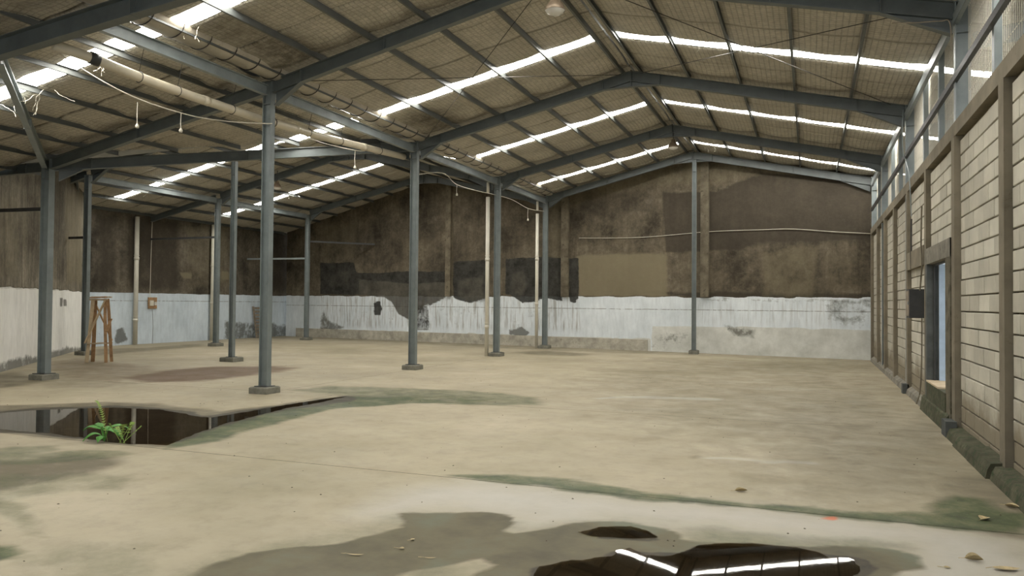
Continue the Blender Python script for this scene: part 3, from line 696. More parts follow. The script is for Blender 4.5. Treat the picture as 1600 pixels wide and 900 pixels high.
purlin(ceil_main, -9.62, 3.0, wall_y(-9.6), zt, side=-1)
# ridge cap closing strip
mb = MB(); mb.prism([(XRIDGE-.30, 1.0, zt(XRIDGE-.3)+.26), (XRIDGE, 1.0, ZTOP+.29), (XRIDGE+.30, 1.0, zt(XRIDGE+.3)+.26), (XRIDGE, 1.0, ZTOP+.31)], (0, YB-1.0, 0)); mb.build('ridge_cap', M['roofsheet'], ceil_main)
# low link roof between near column row and left wall
ceil_link = struct('ceiling')
def xl_link(y):
    return w1x(y)-.15 if y < 12.3 else y-28.35
slope(ceil_link, 1.5, 12.3, lambda y: max(xl_link(y), -19), cst(-10.15), znl, [12.35, 8.1], (-10.85, 1.0), skyx=(-16.5, -10.2))
slope(ceil_link, 12.3, 18.2, xl_link, cst(-10.15), znl, [12.35], (-10.85, 1.0), skyx=(-12.75, -10.3))
for x in (-11.05, -12.15, -13.15, -14.15, -15.05, -16.05, -17.1):
    ye = x+28.35 if x > -16 else 12.9
    purlin(ceil_link, x, 2.5, ye, znl, .12)
# far hall roof, ridge X=-16
ceil_far = struct('ceiling')
def ylow(x): return 18.37 if x < -16 else x+28.35
slope(ceil_far, 18.1, YB+1.6, cst(-25.9), cst(-16.02), zf, [18.4, 24.3, 30.3], (-16.25, 1.17), skyx=(-24.6, -16.4), res=.18)
slope(ceil_far, 12.5, YB+1.0, lambda y: -15.98, lambda y: max(-15.96, min(-10.1, y-28.35)), zf, [18.4, 24.3, 30.0], (-15.75, 1.17), skyx=(-15.6, -10.3), res=.18)
# triangle in front of the cut wall
mb = MB(); A_ = [(-16, 12.2), (-16, 18.2), (-25.9, 18.2), (-25.9, 21.0), (-20.5, 15.5)]
mb.prism([(-16.0, 11.9, zf(-16)+.2), (-16.0, 18.2, zf(-16)+.2), (-25.9, 18.2, zf(-25.9)+.2), (-23.0, 18.0, zf(-23)+.2), (-18.2, 12.6, zf(-18.2)+.2)], (0, 0, .02)); mb.build('roof_sheet', M['roofsheet'], ceil_far)
for k in range(9):
    x = -16.25-1.17*k; purlin(ceil_far, x, max(18.0, 0), min(wall_y(x), 33), zf, .115)
for k in range(5):
    x = -15.75+1.17*k; purlin(ceil_far, x, max(ylow(x), 12.5), wall_y(x), zf, .115)
# added panel, blocks sky light at the roof step along the diagonal gutter
mb = MB()
mb.prism([(-16.0, 12.42, znl(-16)+.14), (-10.1, 18.32, znl(-10.1)+.14), (-10.1, 18.32, zf(-10.1)+.3), (-16.0, 12.42, zf(-16)+.3)], (-.03, .03, 0))
mb.build('light_stop', M['roofsheet'], ceil_far)
mb = MB()
mb.prism([(-16.0, 12.42, 5.15), (-16.0, 12.42, zf(-16)+.2), (-25.8, 21.2, zf(-25.8)+.2), (-25.8, 21.2, 5.25), (-22.0, 17.8, 6.0)], (-.03, -.04, 0)); mb.build('light_stop', M['steel'], ceil_far)  # added too; its dark colour stands in for shade behind the beams

# gutter between the two roofs, with straps
def gutter(x0, y0, y1, zc, r=.26):
    g_ = thing('roof_gutter', (x0, y0, zc), 'long curved metal gutter between the eave beam and the lowest roof purlin', 'gutter')
    mb = MB(); n = 10; pts = []
    for yy in (y0, y1):
        for k in range(n+1):
            a = PI+PI*k/n; pts.append((x0+r*math.cos(a), yy, zc+.15+r*.75*math.sin(a)))
    mb.add(pts, [(k, k+1, n+2+k, n+1+k) for k in range(n)], True); mb.build('trough', M['gutter'], g_)
    y = y0+.5
    while y < y1:
        mb = MB(); P_ = []
        for k in range(n+1):
            a = PI+PI*k/n; P_.append((x0+(r+.012)*math.cos(a), y, zc+.15+(r*.75+.012)*math.sin(a)))
        mb.tube(P_, .009, 5); mb.build('strap', M['bracket'], g_); y += .62
gutter(-9.86+.02, 3.0, 30.0, 6.20)

# ================================================================== STEELWORK
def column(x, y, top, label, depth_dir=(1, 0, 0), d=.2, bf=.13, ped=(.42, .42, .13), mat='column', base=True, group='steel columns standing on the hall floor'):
    t = thing('steel_column', (x, y, 0), label, 'column', group)
    zb = ped[2] if ped else 0
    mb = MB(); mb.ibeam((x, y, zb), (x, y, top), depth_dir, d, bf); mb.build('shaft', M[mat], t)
    if ped:
        mb = MB(); mb.box((x-d*.75, y-bf*.95, zb), (x+d*.75, y+bf*.95, zb+.014))
        mb.build('base_plate', M['iron_dark'], t)
        mb = MB(); a, b_ = ped[0]/2, ped[1]/2; c = .02
        vs = [(x+sx*(a), y+sy*(b_), 0) for sx, sy in ((-1,-1),(1,-1),(1,1),(-1,1))]+[(x+sx*(a), y+sy*(b_), zb-c) for sx, sy in ((-1,-1),(1,-1),(1,1),(-1,1))]+[(x+sx*(a-c), y+sy*(b_-c), zb) for sx, sy in ((-1,-1),(1,-1),(1,1),(-1,1))]
        fs = [(0,1,5,4),(1,2,6,5),(2,3,7,6),(3,0,4,7),(4,5,9,8),(5,6,10,9),(6,7,11,10),(7,4,8,11),(8,9,10,11)]
        mb.add(vs, fs); mb.build('pedestal', M['pedestal'], t)
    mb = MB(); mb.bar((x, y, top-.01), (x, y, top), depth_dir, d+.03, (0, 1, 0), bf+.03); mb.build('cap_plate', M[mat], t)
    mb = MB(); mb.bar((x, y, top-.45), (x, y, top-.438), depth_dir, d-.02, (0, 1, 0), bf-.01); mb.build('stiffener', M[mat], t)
    return t
ZC = zt(-9.95)
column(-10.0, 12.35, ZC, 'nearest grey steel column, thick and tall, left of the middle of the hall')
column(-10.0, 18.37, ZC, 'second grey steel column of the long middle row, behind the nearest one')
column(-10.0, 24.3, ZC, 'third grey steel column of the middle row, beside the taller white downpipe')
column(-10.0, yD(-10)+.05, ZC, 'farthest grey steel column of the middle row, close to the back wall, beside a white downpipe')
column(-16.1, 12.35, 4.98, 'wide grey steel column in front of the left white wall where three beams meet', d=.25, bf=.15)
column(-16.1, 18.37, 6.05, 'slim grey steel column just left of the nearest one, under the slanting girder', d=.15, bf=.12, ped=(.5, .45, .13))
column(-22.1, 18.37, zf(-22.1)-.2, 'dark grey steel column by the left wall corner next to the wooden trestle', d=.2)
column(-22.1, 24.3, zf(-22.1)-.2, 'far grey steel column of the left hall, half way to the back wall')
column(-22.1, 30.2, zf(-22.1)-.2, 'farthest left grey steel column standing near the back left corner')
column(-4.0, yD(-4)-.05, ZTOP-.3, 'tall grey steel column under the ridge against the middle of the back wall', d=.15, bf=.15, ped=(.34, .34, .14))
for y, lab in ((6.35, 'grey steel column on top of the block wall, nearest of the right row, at the frame edge'), (12.35, 'blue grey steel column above the block wall beside the doorway, biggest of the right row'),
               (18.37, 'second blue grey steel column above the block wall, carrying a grey cable'), (24.3, 'third blue grey steel column above the block wall'), (yD(1.9)-.2, 'last blue grey steel column above the block wall, in the back right corner')):
    t = column(XR+.10, y, zt(XR), lab, ped=None, mat='steel_pale', group='steel columns along the right wall')
mb = MB(); mb.box((XR-.10, 12.12, 0), (XR+.0, 12.24, .14)); mb.box((XR-.16, 12.10, 0), (XR-.02, 12.46, .22)); mb.build('base_block', M['jamb'], wall_right)
mb = MB(); mb.box((XR-.12, 17.8, 0), (XR+.0, 18.05, .2)); mb.build('base_block', M['jamb'], wall_right)

def frame(name_lab, y0fun, xa, xb, xm, zfun, group, half=None, mats='steel', e=.25, side=1):
    """gable rafters with haunches and plates; y0fun gives Y for an X"""
    t = thing('roof_frame', (xm, y0fun(xm), ZTOP), name_lab, 'roof truss', group)
    t['category'] = 'rafter'
    for sx, xe in ((-1, xa), (1, xb)):
        if half and sx != half: continue
        Pm = V(xm, y0fun(xm), zfun(xm)-e/2); Pe = V(xe, y0fun(xe), zfun(xe)-e/2)
        mb = MB(); mb.ibeam(Pe, Pm, (0, 0, 1), e, .13); mb.build('rafter', M[mats], t)
        ax = (Pm-Pe).normalized(); sd = ax.cross(V(0, 0, 1)).normalized()
        # eave haunch
        hl = .62 if sx < 0 else .95; hd = .26 if sx < 0 else .22
        inner = -sx; a = Pe+V(0, 0, -e/2)+ax*.08; b_ = a+ax*hl
        c = a+V(0, 0, -hd)
        mb = MB(); mb.prism([a-sd*.006, b_-sd*.006, c-sd*.006], sd*.012); mb.bar(c, b_, sd, .13, (b_-c).cross(sd), .014); mb.build('haunch', M[mats], t)
        # apex haunch
        a = Pm+V(0, 0, -e/2); b_ = a-ax*.68; c = a+V(0, 0, -.13)
        mb = MB(); mb.prism([a-sd*.006, b_-sd*.006, c-sd*.006], sd*.012); mb.bar(b_, c, sd, .13, (c-b_).cross(sd), .014); mb.build('haunch', M[mats], t)
        # splice and end plates
        for q in ((Pe+ax*(hl+.08)), (Pm-ax*.72), (Pe+ax*2.6)):
            mb = MB(); mb.bar(q-ax*.006, q+ax*.006, V(0, 0, 1), e+.0, sd, .145)
            mb.build('splice_plate', M[mats], t)
    mb = MB(); q = V(xm, y0fun(xm), zfun(xm)-e/2-.06); mb.bar(q-V(.012, 0, 0), q+V(.012, 0, 0), V(0, 0, 1), e+.15, (0, 1, 0), .15); mb.build('apex_plate', M[mats], t)
    return t
gm = 'portal frames of the main hall'
frame('steel roof frame overhead behind the camera end of the main hall', cst(6.35), -9.9, XR+.05, XRIDGE, zt, gm)
frame('nearest visible grey steel rafter pair, from the nearest column up out of the picture', cst(12.35), -9.9, XR+.05, XRIDGE, zt, gm)
frame('second grey steel roof frame, whose apex shows at the top middle', cst(18.37), -9.9, XR+.05, XRIDGE, zt, gm)
frame('third grey steel roof frame of the main hall, with a pendant lamp at its apex', cst(24.3), -9.9, XR+.05, XRIDGE, zt, gm)
frame('last grey steel roof frame lying close against the back wall', yD, -9.9, XR+.05, XRIDGE, zt, gm)
gf = 'roof frames of the left hall'
frame('first roof frame of the left hall, mostly hidden behind the slanting girder', cst(18.39), -22.0, -10.1, -16.0, zf, gf)
frame('second roof frame of the left hall, apex below the slanting girder end', cst(24.32), -22.0, -10.1, -16.0, zf, gf)
frame('third roof frame of the left hall, near the back wall', cst(30.2), -22.0, -10.1, -16.0, zf, gf)
def beam(name, p0, p1, up, d, bf, label, cat='beam', group=None, mat='steel', plates=()):
    t = thing(name, p0, label, cat, group)
    mb = MB(); mb.ibeam(p0, p1, up, d, bf); mb.build('girder', M[mat], t)
    p0 = V(*p0); p1 = V(*p1); ax = (p1-p0).normalized(); sd = ax.cross(V(0, 0, 1)).normalized()
    if plates:
        for q in plates:
            mb = MB(); c = p0+(p1-p0)*q; mb.bar(c-ax*.007, c+ax*.007, V(0, 0, 1), d+.01, sd, bf+.02)
            mb.build('splice_plate', M[mat], t)
    return t
for (ya, yb, lab) in ((8.2, 12.27, 'nearest'), (12.43, 18.29, 'second'), (18.45, 24.22, 'third'), (24.38, 29.35, 'farthest')):
    beam('eave_beam', (-10.0, ya, 5.96), (-10.0, yb, 5.96), (0, 0, 1), .2, .1, lab+' length of horizontal eave beam joining the tops of the middle column row', group='eave beams on the middle columns', mat='steel_pale')
for (ya, yb, lab) in ((18.45, 24.22, 'near'), (24.38, 30.1, 'far')):
    beam('eave_beam', (-22.1, ya, 5.82), (-22.1, yb, 5.82), (0, 0, 1), .2, .1, lab+' length of horizontal eave beam along the left hall columns', mat='steel_pale')
beam('rafter', (-16.1, 12.35, 4.84), (-10.08, 12.35, 6.02), (0, 0, 1), .24, .13, 'grey rafter rising from the wide left column to the nearest middle column', plates=(.45,))
t = beam('girder', (-16.02, 12.43, 4.84), (-10.06, 18.31, 6.02), (0, 0, 1), .24, .14, 'long slanting grey girder running diagonally from the wide left column into the hall', plates=(.09, .5))
mb = MB(); mb.prism([(-15.95, 12.5, 4.74), (-15.62, 12.83, 4.80), (-15.95, 12.5, 4.50)], (.009, -.009, 0)); mb.bar((-15.95, 12.5, 4.50), (-15.62, 12.83, 4.78), (1, -1, 0), .13, (-1, -1, 2), .014); mb.build('haunch', M['steel'], t)
beam('rafter', (-16.15, 12.30, 4.86), (-12.05, 8.38, 5.64), (0, 0, 1), .20, .11, 'grey beam rising steeply from the wide left column towards the upper left edge', plates=(.47,), mat='steel_pale')
beam('girder', (-14.5, 8.29, 5.484), (-4.5, 7.95, 6.33), (0, 0, 1), .30, .17, 'heavy dark girder crossing the top left corner of the picture', plates=(.56,))
beam('eave_beam', (-17.93, 12.35, 4.80), (-16.25, 12.35, 4.80), (0, 0, 1), .22, .12, 'short grey beam from the wide left column to the left wall', plates=(.7,))
beam('rafter', (-25.6, 24.3, zf(-25.6)-.13), (-22.2, 24.3, zf(-22.2)-.13), (0, 0, 1), .22, .12, 'low rafter from the far left column down to the bluish wall')
beam('rafter', (-22.95, 18.42, zf(-22.95)-.13), (-22.2, 18.4, zf(-22.2)-.13), (0, 0, 1), .22, .12, 'low dark rafter from the corner column out to the left wall')
# wall ties
def tie(p0, p1, lab, r=.04, mat='iron_dark'):
    mb = MB(); mb.bar(p0, p1, (0, 0, 1), .08, (p1[1]-p0[1], p0[0]-p1[0], 0), .05); o = mb.build('wall_tie', M[mat], None, origin=p0); tag(o, lab, 'steel bar', 'horizontal steel ties from columns to walls')
tie((-17.95, 12.4, 3.88), (-16.2, 12.4, 3.86), 'dark horizontal bar from the left wall to the wide left column')
tie((-22.95, 18.4, 3.85), (-22.2, 18.4, 3.85), 'short dark bar from the left wall to the corner column')
tie((-25.6, 30.2, 3.86), (-22.2, 30.2, 3.84), 'pale horizontal bar from the far left wall to the last left column', mat='steel_pale')
tie((-25.6, 24.3, 4.35), (-22.2, 24.3, 4.35), 'dark horizontal bar on the far left wall to the half way column')
tie((-22.0, 30.3, 4.65), (-19.6, 32.1, 4.60), 'thin grey bar from the last left column towards the back wall')

# ---- right clerestory: rails, posts and welded mesh
rail = thing('top_rail', (XR+.1, 2, 5.9), 'grey steel top rail under the roof edge above the block wall', 'rail')
mb = MB(); mb.channel((XR-.02, 2, 5.88), (XR-.02, 28.2, 5.88), (0, 0, 1), .16, .06, .008, 1); mb.build('channel', M['steel_pale'], rail)
rail = thing('mid_rail', (XR+.06, 2, 5.0), 'dark steel middle rail running past the columns above the block wall', 'rail')
mb = MB(); mb.bar((XR-.0, 2, 5.02), (XR-.0, 28.2, 5.02), (0, 0, 1), .09, (1, 0, 0), .06); mb.build('bar', M['iron_dark'], rail)
posts = [(10.1, 'beside the biggest right column, nearest the camera'), (14.1, 'just beyond the biggest right column'), (15.9, 'half way between the first two right columns'), (20.1, 'just beyond the second right column'), (21.9, 'before the third right column'), (26.2, 'beyond the third right column')]
for y, w_ in posts:
    mb = MB(); mb.box((XR+.04, y-.06, WTOP), (XR+.12, y+.06, 6.1)); o = mb.build('window_post', M['steel_pale'], None, origin=(XR+.08, y, WTOP)); tag(o, 'pale slim upright post on the block wall '+w_, 'post', 'upright posts of the mesh screen')
ys = [2.0, 6.35, 12.35, 18.37, 24.3, 28.2]
names = ['at the frame edge nearest the camera', 'between the picture edge and the biggest right column', 'between the first and second right columns', 'between the second and third right columns', 'in the last bay next to the back wall']
for i in range(5):
    t = thing('mesh_screen', (XR+.16, (ys[i]+ys[i+1])/2, WTOP), 'wire mesh screen above the block wall '+names[i], 'mesh screen', 'wire mesh screens over the right wall')
    mb = MB(); y = ys[i]+.12
    while y < ys[i+1]-.08:
        mb.bar((XR+.16, y, WTOP), (XR+.16, y, 6.12), (1, 0, 0), .007, (0, 1, 0), .007); y += .085
    o = mb.build('vertical_wires', M['wire_white'], t); o['kind'] = 'stuff'
    mb = MB(); z = WTOP+.12
    while z < 6.1:
        mb.bar((XR+.163, ys[i]+.1, z), (XR+.163, ys[i+1]-.1, z), (1, 0, 0), .006, (0, 0, 1), .006); z += .30
    o = mb.build('horizontal_wires', M['wire_white'], t); o['kind'] = 'stuff'
for y in (12.35, 18.37):
    beam('rafter', (XR+.25, y, 5.55), (XR+3.2, y, 5.95), (0, 0, 1), .22, .13, 'grey rafter of the neighbouring shed seen through the mesh '+('near the biggest right column' if y < 15 else 'behind the second right column'), mat='steel_pale')

# ================================================================== PIPES, CABLES, LAMPS
t = thing('drain_pipe', (-10.3, 8.0, 5.5), 'long beige plastic pipe slung horizontally below the eave beam', 'pipe')
pts = [tuple(on_y(84, 70, 8.30)), tuple(on_y(150, 93, 8.9)), (-10.33, 9.6, 5.48), (-10.32, 10.64, 5.46), (-10.3, 12.34, 5.46), (-10.3, 14.48, 5.53), (-10.3, 16.5, 5.65), (-10.3, 18.3, 5.76)]
mb = MB(); mb.tube(pts, .082, 14); mb.build('pipe', M['pvc'], t)
for q, r in ((.96, .1), (3.2, .088), (4.6, .09), (5.9, .09)):
    i = int(q); f = q-i; a = V(*pts[i]); b_ = V(*pts[i+1]); c = a.lerp(b_, f); dr = (b_-a).normalized()
    mb = MB(); mb.tube([c-dr*.07, c+dr*.07], r, 14); mb.build('coupling', M['iron_dark'] if q < 1 else M['pvc'], t)
for q in (1.9, 2.7, 3.6, 4.25, 4.8, 5.4, 6.3):
    i = int(q); f = q-i; c = V(*pts[i]).lerp(V(*pts[i+1]), f)
    mb = MB(); mb.tube([c+V(0.09*math.cos(a), 0, .09*math.sin(a)) for a in [PI/2+2*PI*k/14 for k in range(15)]], .008, 4, False)
    mb.tube([c+V(0, 0, .09), c+V(.1, 0, .5)], .006, 4); mb.build('hanger', M['iron_dark'], t)
def downpipe(x, y, top, r, lab, mat='pvc_white', joints=(1.9, 4.0), base=0.0, elbow=None):
    t = thing('downpipe', (x, y, base), lab, 'pipe', 'vertical plastic downpipes')
    mb = MB(); mb.tube([(x, y, base), (x, y, top)], r, 12); mb.build('pipe', M[mat], t)
    for z in joints:
        mb = MB(); mb.tube([(x, y, z-.05), (x, y, z+.05)], r*1.18, 12); mb.tube([(x, y, z+.12), (x, y, z+.14)], r*1.22, 12); mb.build('collar', M[mat], t)
    return t
downpipe(-10.33, 24.22, 5.45, .066, 'white plastic downpipe strapped to the third middle column', joints=(1.0, 3.3))
tt = downpipe(-10.33, 24.22, 5.95, .05, 'short upper piece of white pipe at the top of the third middle column', base=5.6, joints=())
downpipe(-10.33, yD(-10)-.02, 5.45, .066, 'white plastic downpipe strapped to the farthest middle column', joints=(1.8, 3.6))
downpipe(-10.33, yD(-10)-.02, 5.95, .05, 'short upper piece of white pipe at the top of the farthest middle column', base=5.6, joints=())
downpipe(-25.55, 23.55, 5.2, .09, 'thick whitish pipe running up the far left wall behind the trestle', joints=(1.0, 3.5))
downpipe(-25.55, 27.8, 5.3, .07, 'slimmer whitish pipe running up the far left wall left of the half way column', joints=(1.7, 3.4))

def lamp(p, top, r, lab):
    t = thing('pendant_lamp', p, lab, 'lamp', 'bell shaped pendant lamps under the roof')
    x, y, z = p
    mb = MB(); mb.lathe(p, [(r*.98, 0), (r, .012), (r*.92, r*.35), (r*.62, r*.85), (r*.40, r*1.15), (r*.36, r*1.5), (r*.30, r*1.55), (.001, r*1.6)], 24); mb.build('shade', M['lamp'], t)
    mb = MB(); mb.lathe(p, [(.001, -r*.42), (r*.45, -r*.36), (r*.80, -r*.18), (r*.97, 0.004)], 24); mb.build('diffuser', M['lamp_glass'], t)
    mb = MB(); mb.tube([(x, y, z+r*1.5), (x, y, top)], .012, 6); mb.build('rod', M['iron_dark'], t)
lp = on_y(867, 17, 11.0); lamp(tuple(lp), zt(lp[0])+.1, .155, 'large bell shaped pendant lamp with a white glass, hanging at the top middle')
lp = on_y(1052, 231, 24.25); lamp(tuple(lp), ZTOP-.2, .17, 'small pendant lamp hanging from the apex of the third roof frame')
lp = on_y(433, 294, 24.0); lamp(tuple(lp), zf(lp[0]), .17, 'small pendant lamp in the left hall beside the nearest column')

def cable(pts, r, lab, mat='wire_white', cat='cable', name='cable', sub=6, group=None, sag=0.0):
    P_ = [V(*p) for p in pts]; Q = []
    for i in range(len(P_)-1):
        p0 = P_[max(i-1, 0)]; p1 = P_[i]; p2 = P_[i+1]; p3 = P_[min(i+2, len(P_)-1)]
        for k in range(sub):
            t_ = k/sub
            Q.append(.5*((2*p1)+(-p0+p2)*t_+(2*p0-5*p1+4*p2-p3)*t_*t_+(-p0+3*p1-3*p2+p3)*t_**3) - V(0, 0, sag*4*t_*(1-t_)))
    Q.append(P_[-1])
    mb = MB(); mb.tube(Q, r, 5); o = mb.build(name, M[mat], None, origin=tuple(P_[0])); tag(o, lab, cat, group); return o
Y0 = lambda x, y, Y: tuple(on_y(x, y, Y))
cable([Y0(60, 62, 9.0), Y0(150, 121, 9.6), Y0(220, 156, 10.4), Y0(300, 181, 11.2), Y0(360, 190, 11.9), Y0(412, 193, 12.25), Y0(425, 193, 12.28)], .011, 'white cable sagging from the upper left to the nearest column')
cable([Y0(0, 99, 9.2), Y0(80, 97, 9.4), Y0(160, 84, 9.8), Y0(290, 61, 10.3), Y0(400, 42, 10.6), Y0(480, 18, 11.0), Y0(520, 0, 11.3)], .007, 'thin dark cable crossing the upper left below the roof', 'wire_dark')
cable([Y0(465, 210, 13.5), Y0(510, 225, 15.0), Y0(555, 235, 16.5), Y0(570, 236, 17.0)], .009, 'white cable below the long beige pipe, ending in a drop')
cable([Y0(640, 275, 18.5), Y0(690, 270, 19.5), Y0(713, 288, 21.0), Y0(745, 298, 22.5), Y0(772, 304, 24.1), Y0(800, 312, 26), Y0(826, 326, 27.6), Y0(850, 330, 29.2)], .010, 'white cable strung between the second and farthest middle columns')
cable([tuple(np.array([*(np.array(BA)+be*s), z])-np.array([bn[0], bn[1], 0])*.03) for s, z in [tuple(on_line(x, y, BA, BB)) for x, y in ((1360, 365), (1300, 362), (1240, 358), (1190, 359), (1110, 362), (1000, 371), (905, 372))]], .010, 'thin whitish cable running along the dark upper back wall')
cable([tuple(np.array(on_x(x, y, -25.6))) for x, y in ((238, 345), (236, 400), (235, 440), (234, 465))], .010, 'thin cable running down the far left wall to the socket board')
cable([tuple(np.array(on_x(x, y, -25.6))) for x, y in ((238, 484), (239, 510), (238, 537))], .012, 'thin grey conduit below the socket board on the far left wall', 'steel_pale')
def drop(x, y0, y1, Y, lab):
    a = on_y(x, y0, Y); zb = on_y(x, y1, Y)[2]
    t = thing('bulb_holder', (a[0], a[1], zb), lab, 'bulb holder', 'bare bulb holders hanging from cables')
    mb = MB(); mb.tube([(a[0], a[1], a[2]), (a[0]-.01, a[1], (a[2]+zb)/2), (a[0], a[1], zb+.06)], .008, 5); mb.build('flex', M['wire_white'], t)
    mb = MB(); mb.lathe((a[0], a[1], zb), [(.001, 0), (.03, .003), (.034, .04), (.02, .07), (.008, .085)], 12); mb.build('socket', M['wire_white'], t)
drop(283, 177, 207, 11.0, 'white bulb holder on a short flex below the sagging cable, left of the nearest column')
drop(215, 160, 200, 10.4, 'thin hanging wire with a small end, left below the sagging cable')
drop(555, 235, 264, 16.5, 'white bare flex drop below the beige pipe in front of the left hall')
drop(714, 289, 306, 21.0, 'white bulb holder between the second and third middle columns')
drop(825, 326, 345, 27.5, 'white bulb holder just left of the farthest middle column')
drop(285, 62, 84, 10.3, 'small white flex stub on the thin dark cable in the upper left')
# bracing rods under the roof
def rod(p0, p1, lab): cable([p0, p1], .008, lab, 'wire_dark', 'rod', 'bracing_rod', 1, 'thin crossed bracing rods under the roof')
ZB = lambda x: zt(x)-.06
def onroof(x, y, left=True):
    P0 = np.array([XRIDGE, 0, ZTOP-.06]); n = np.array([-S if left else S, 0, 1.0]); d = ray(x, y); P_ = CP+d*((P0-CP) @ n)/(d @ n); return tuple(P_)
rod((-9.6, 12.5, ZB(-9.6)), (-4.3, 18.2, ZB(-4.3)), 'thin bracing rod running across the left roof slope from the nearest column to the apex')
rod((-9.6, 18.2, ZB(-9.6)), (-4.3, 12.5, ZB(-4.3)), 'thin bracing rod crossing the left roof slope the other way up to the top edge')
rod((-3.8, 12.5, ZB(-3.8)), (1.6, 18.2, ZB(1.6)), 'thin bracing rod across the right roof slope towards the second right column')
rod((-3.8, 18.2, ZB(-3.8)), (1.6, 12.5, ZB(1.6)), 'thin bracing rod across the right roof slope from the apex to the biggest right column')

# torn foil shreds hanging at the daylight strips
def shred(base, n, lab, spread=.5, ln=.35, seed=0):
    ln *= .6; n = max(3, n//2); random.seed(seed); t = thing('torn_foil', base, lab, 'torn foil', 'shreds of torn insulation foil under the roof')
    for k in range(n):
        p = V(*base)+V(random.uniform(-spread, spread), random.uniform(-.15, .15), random.uniform(-.04, .02)); pts = [p]
        d = V(random.uniform(-1, 1), random.uniform(-.5, .5), -.5).normalized()
        for j in range(7):
            d = (d+V(random.uniform(-.8, .8), random.uniform(-.5, .5), random.uniform(-.6, .35))).normalized(); p = p+d*ln/7; pts.append(p)
        mb = MB(); mb.tube(pts, [random.uniform(.002, .008) for _ in pts], 4); mb.build('strand', M['shred'], t)
def rpt(x, y, left=True, d=.02):
    p = onroof(x, y, left); return (p[0], p[1], p[2]+.12-d)
shred(rpt(1120, 68, False), 7, 'torn foil strands under the right daylight strip of the nearest bay, left bunch', .3, .5, 1)
shred(rpt(1195, 72, False), 7, 'torn foil strands under the right daylight strip of the nearest bay, right bunch', .45, .55, 2)
shred(rpt(1260, 186, False), 6, 'torn foil strands under the right daylight strip of the middle bay', .3, .4, 3)
shred(rpt(1210, 240, False), 12, 'long tangle of torn foil under the right daylight strip of the last bay', .9, .6, 4)
shred(rpt(1270, 250, False), 6, 'torn foil end hanging below the right daylight strip by the back wall', .3, .5, 5)
shred(rpt(1350, 262, False), 6, 'torn foil curl in the back right corner under the roof', .25, .6, 6)
shred(rpt(1115, 232, False), 6, 'torn foil bunch below the last right daylight strip near the ridge', .25, .5, 7)
shred(rpt(938, 262), 8, 'torn foil strands under the left daylight strip of the last bay', .5, .5, 8)
shred(rpt(735, 120), 4, 'small torn foil at the left daylight strip of the nearest bay', .4, .3, 9)
shred(rpt(590, 172), 5, 'torn foil at the lower end of the left daylight strip of the nearest bay', .35, .35, 10)
shred((-11.6, 9.85, znl(-11.6)+.1), 12, 'big pale bunch of torn foil hanging beside the upper left daylight patch', .3, .5, 11)
shred((-13.2, 10.0, znl(-13.2)+.1), 14, 'ragged torn foil around the beam at the left picture edge', .6, .8, 12)
shred((-14.2, 9.9, znl(-14.2)+.1), 10, 'ragged pale torn foil left of the rising beam at the picture edge', .5, .7, 13)
shred((-9.5, 9.95, zt(-9.5)+.08), 6, 'torn foil below the topmost left daylight patch', .25, .4, 14)
shred((-12.9, 16.2, znl(-12.9)+.08), 6, 'torn foil at the daylight patch behind the nearest column', .3, .35, 15)
shred((-23.4, 21.4, zf(-23.4)+.05), 8, 'torn foil at the low end of the first left hall daylight strip', .7, .6, 16)
shred((-20.5, 27.2, zf(-20.5)+.05), 6, 'torn foil strands on the second left hall daylight strip', .8, .6, 17)

# ---- electric boxes
t = thing('meter_box', (XR-.15, 15.75, 1.6), 'dark steel meter box fixed to the block wall left of the doorway', 'box')
mb = MB(); mb.box((XR-.24, 15.5, 1.60), (XR+.0, 16.0, 2.12)); mb.build('housing', M['iron_dark'], t)
mb = MB(); mb.box((XR-.25, 15.53, 1.63), (XR-.238, 15.97, 2.09)); mb.build('door_panel', M['wood_grey'], t)
mb = MB(); mb.box((XR-.262, 15.56, 1.84), (XR-.248, 15.60, 1.90)); mb.build('latch', M['steel_pale'], t)
mb = MB(); mb.box((XR-.04, 15.28, 2.55), (XR+.03, 17.8, 2.9)); mb.build('lintel', M['pillar'], wall_right)
cable([(XR-.05, 15.40, 3.6), (XR-.06, 15.42, 2.9), (XR-.05, 15.38, 2.6), (XR-.06, 15.45, 2.3), (XR-.07, 15.5, 2.1)], .014, 'dirty conduit above the meter box on the block wall', 'pillar')
cable([(XR-.03, 17.1, 3.55), (XR-.035, 17.1, 3.1), (XR-.03, 17.12, 2.55)], .018, 'black cable hanging down the block wall above the meter box', 'wire_dark')
cable([(XR-.05, 15.42, 1.6), (XR-.05, 15.45, .9), (XR-.07, 15.5, .3), (XR-.12, 15.6, .05)], .012, 'dirty conduit from the meter box down to the floor', 'pillar')
cable([(XR-.06, 18.2, 6.0), (XR-.08, 18.2, 5.6), (XR-.06, 18.25, 5.1), (XR-.03, 18.05, 4.9), (XR-.05, 17.6, 4.7), (XR-.05, 17.2, 4.35), (XR-.03, 17.1, 3.6)], .010, 'grey cable bending down the second right column to the block wall', 'steel_pale')
cable([(1.1, 12.25, 5.9), (1.35, 12.22, 5.86), (1.7, 12.22, 5.84), (1.82, 12.2, 5.8), (1.84, 12.2, 5.4)], .009, 'pale cable looped under the haunch at the biggest right column', 'wood_grey')
t = thing('socket_board', (-25.6, 24.5, 1.46), 'small brown wooden board with a white socket on the far left wall', 'socket')
mb = MB(); mb.box((-25.68, 24.28, 1.46), (-25.63, 24.72, 1.93)); mb.build('board', M['wood'], t)
mb = MB(); mb.box((-25.63, 24.33, 1.58), (-25.58, 24.50, 1.80)); mb.build('socket_plate', M['pvc_white'], t)
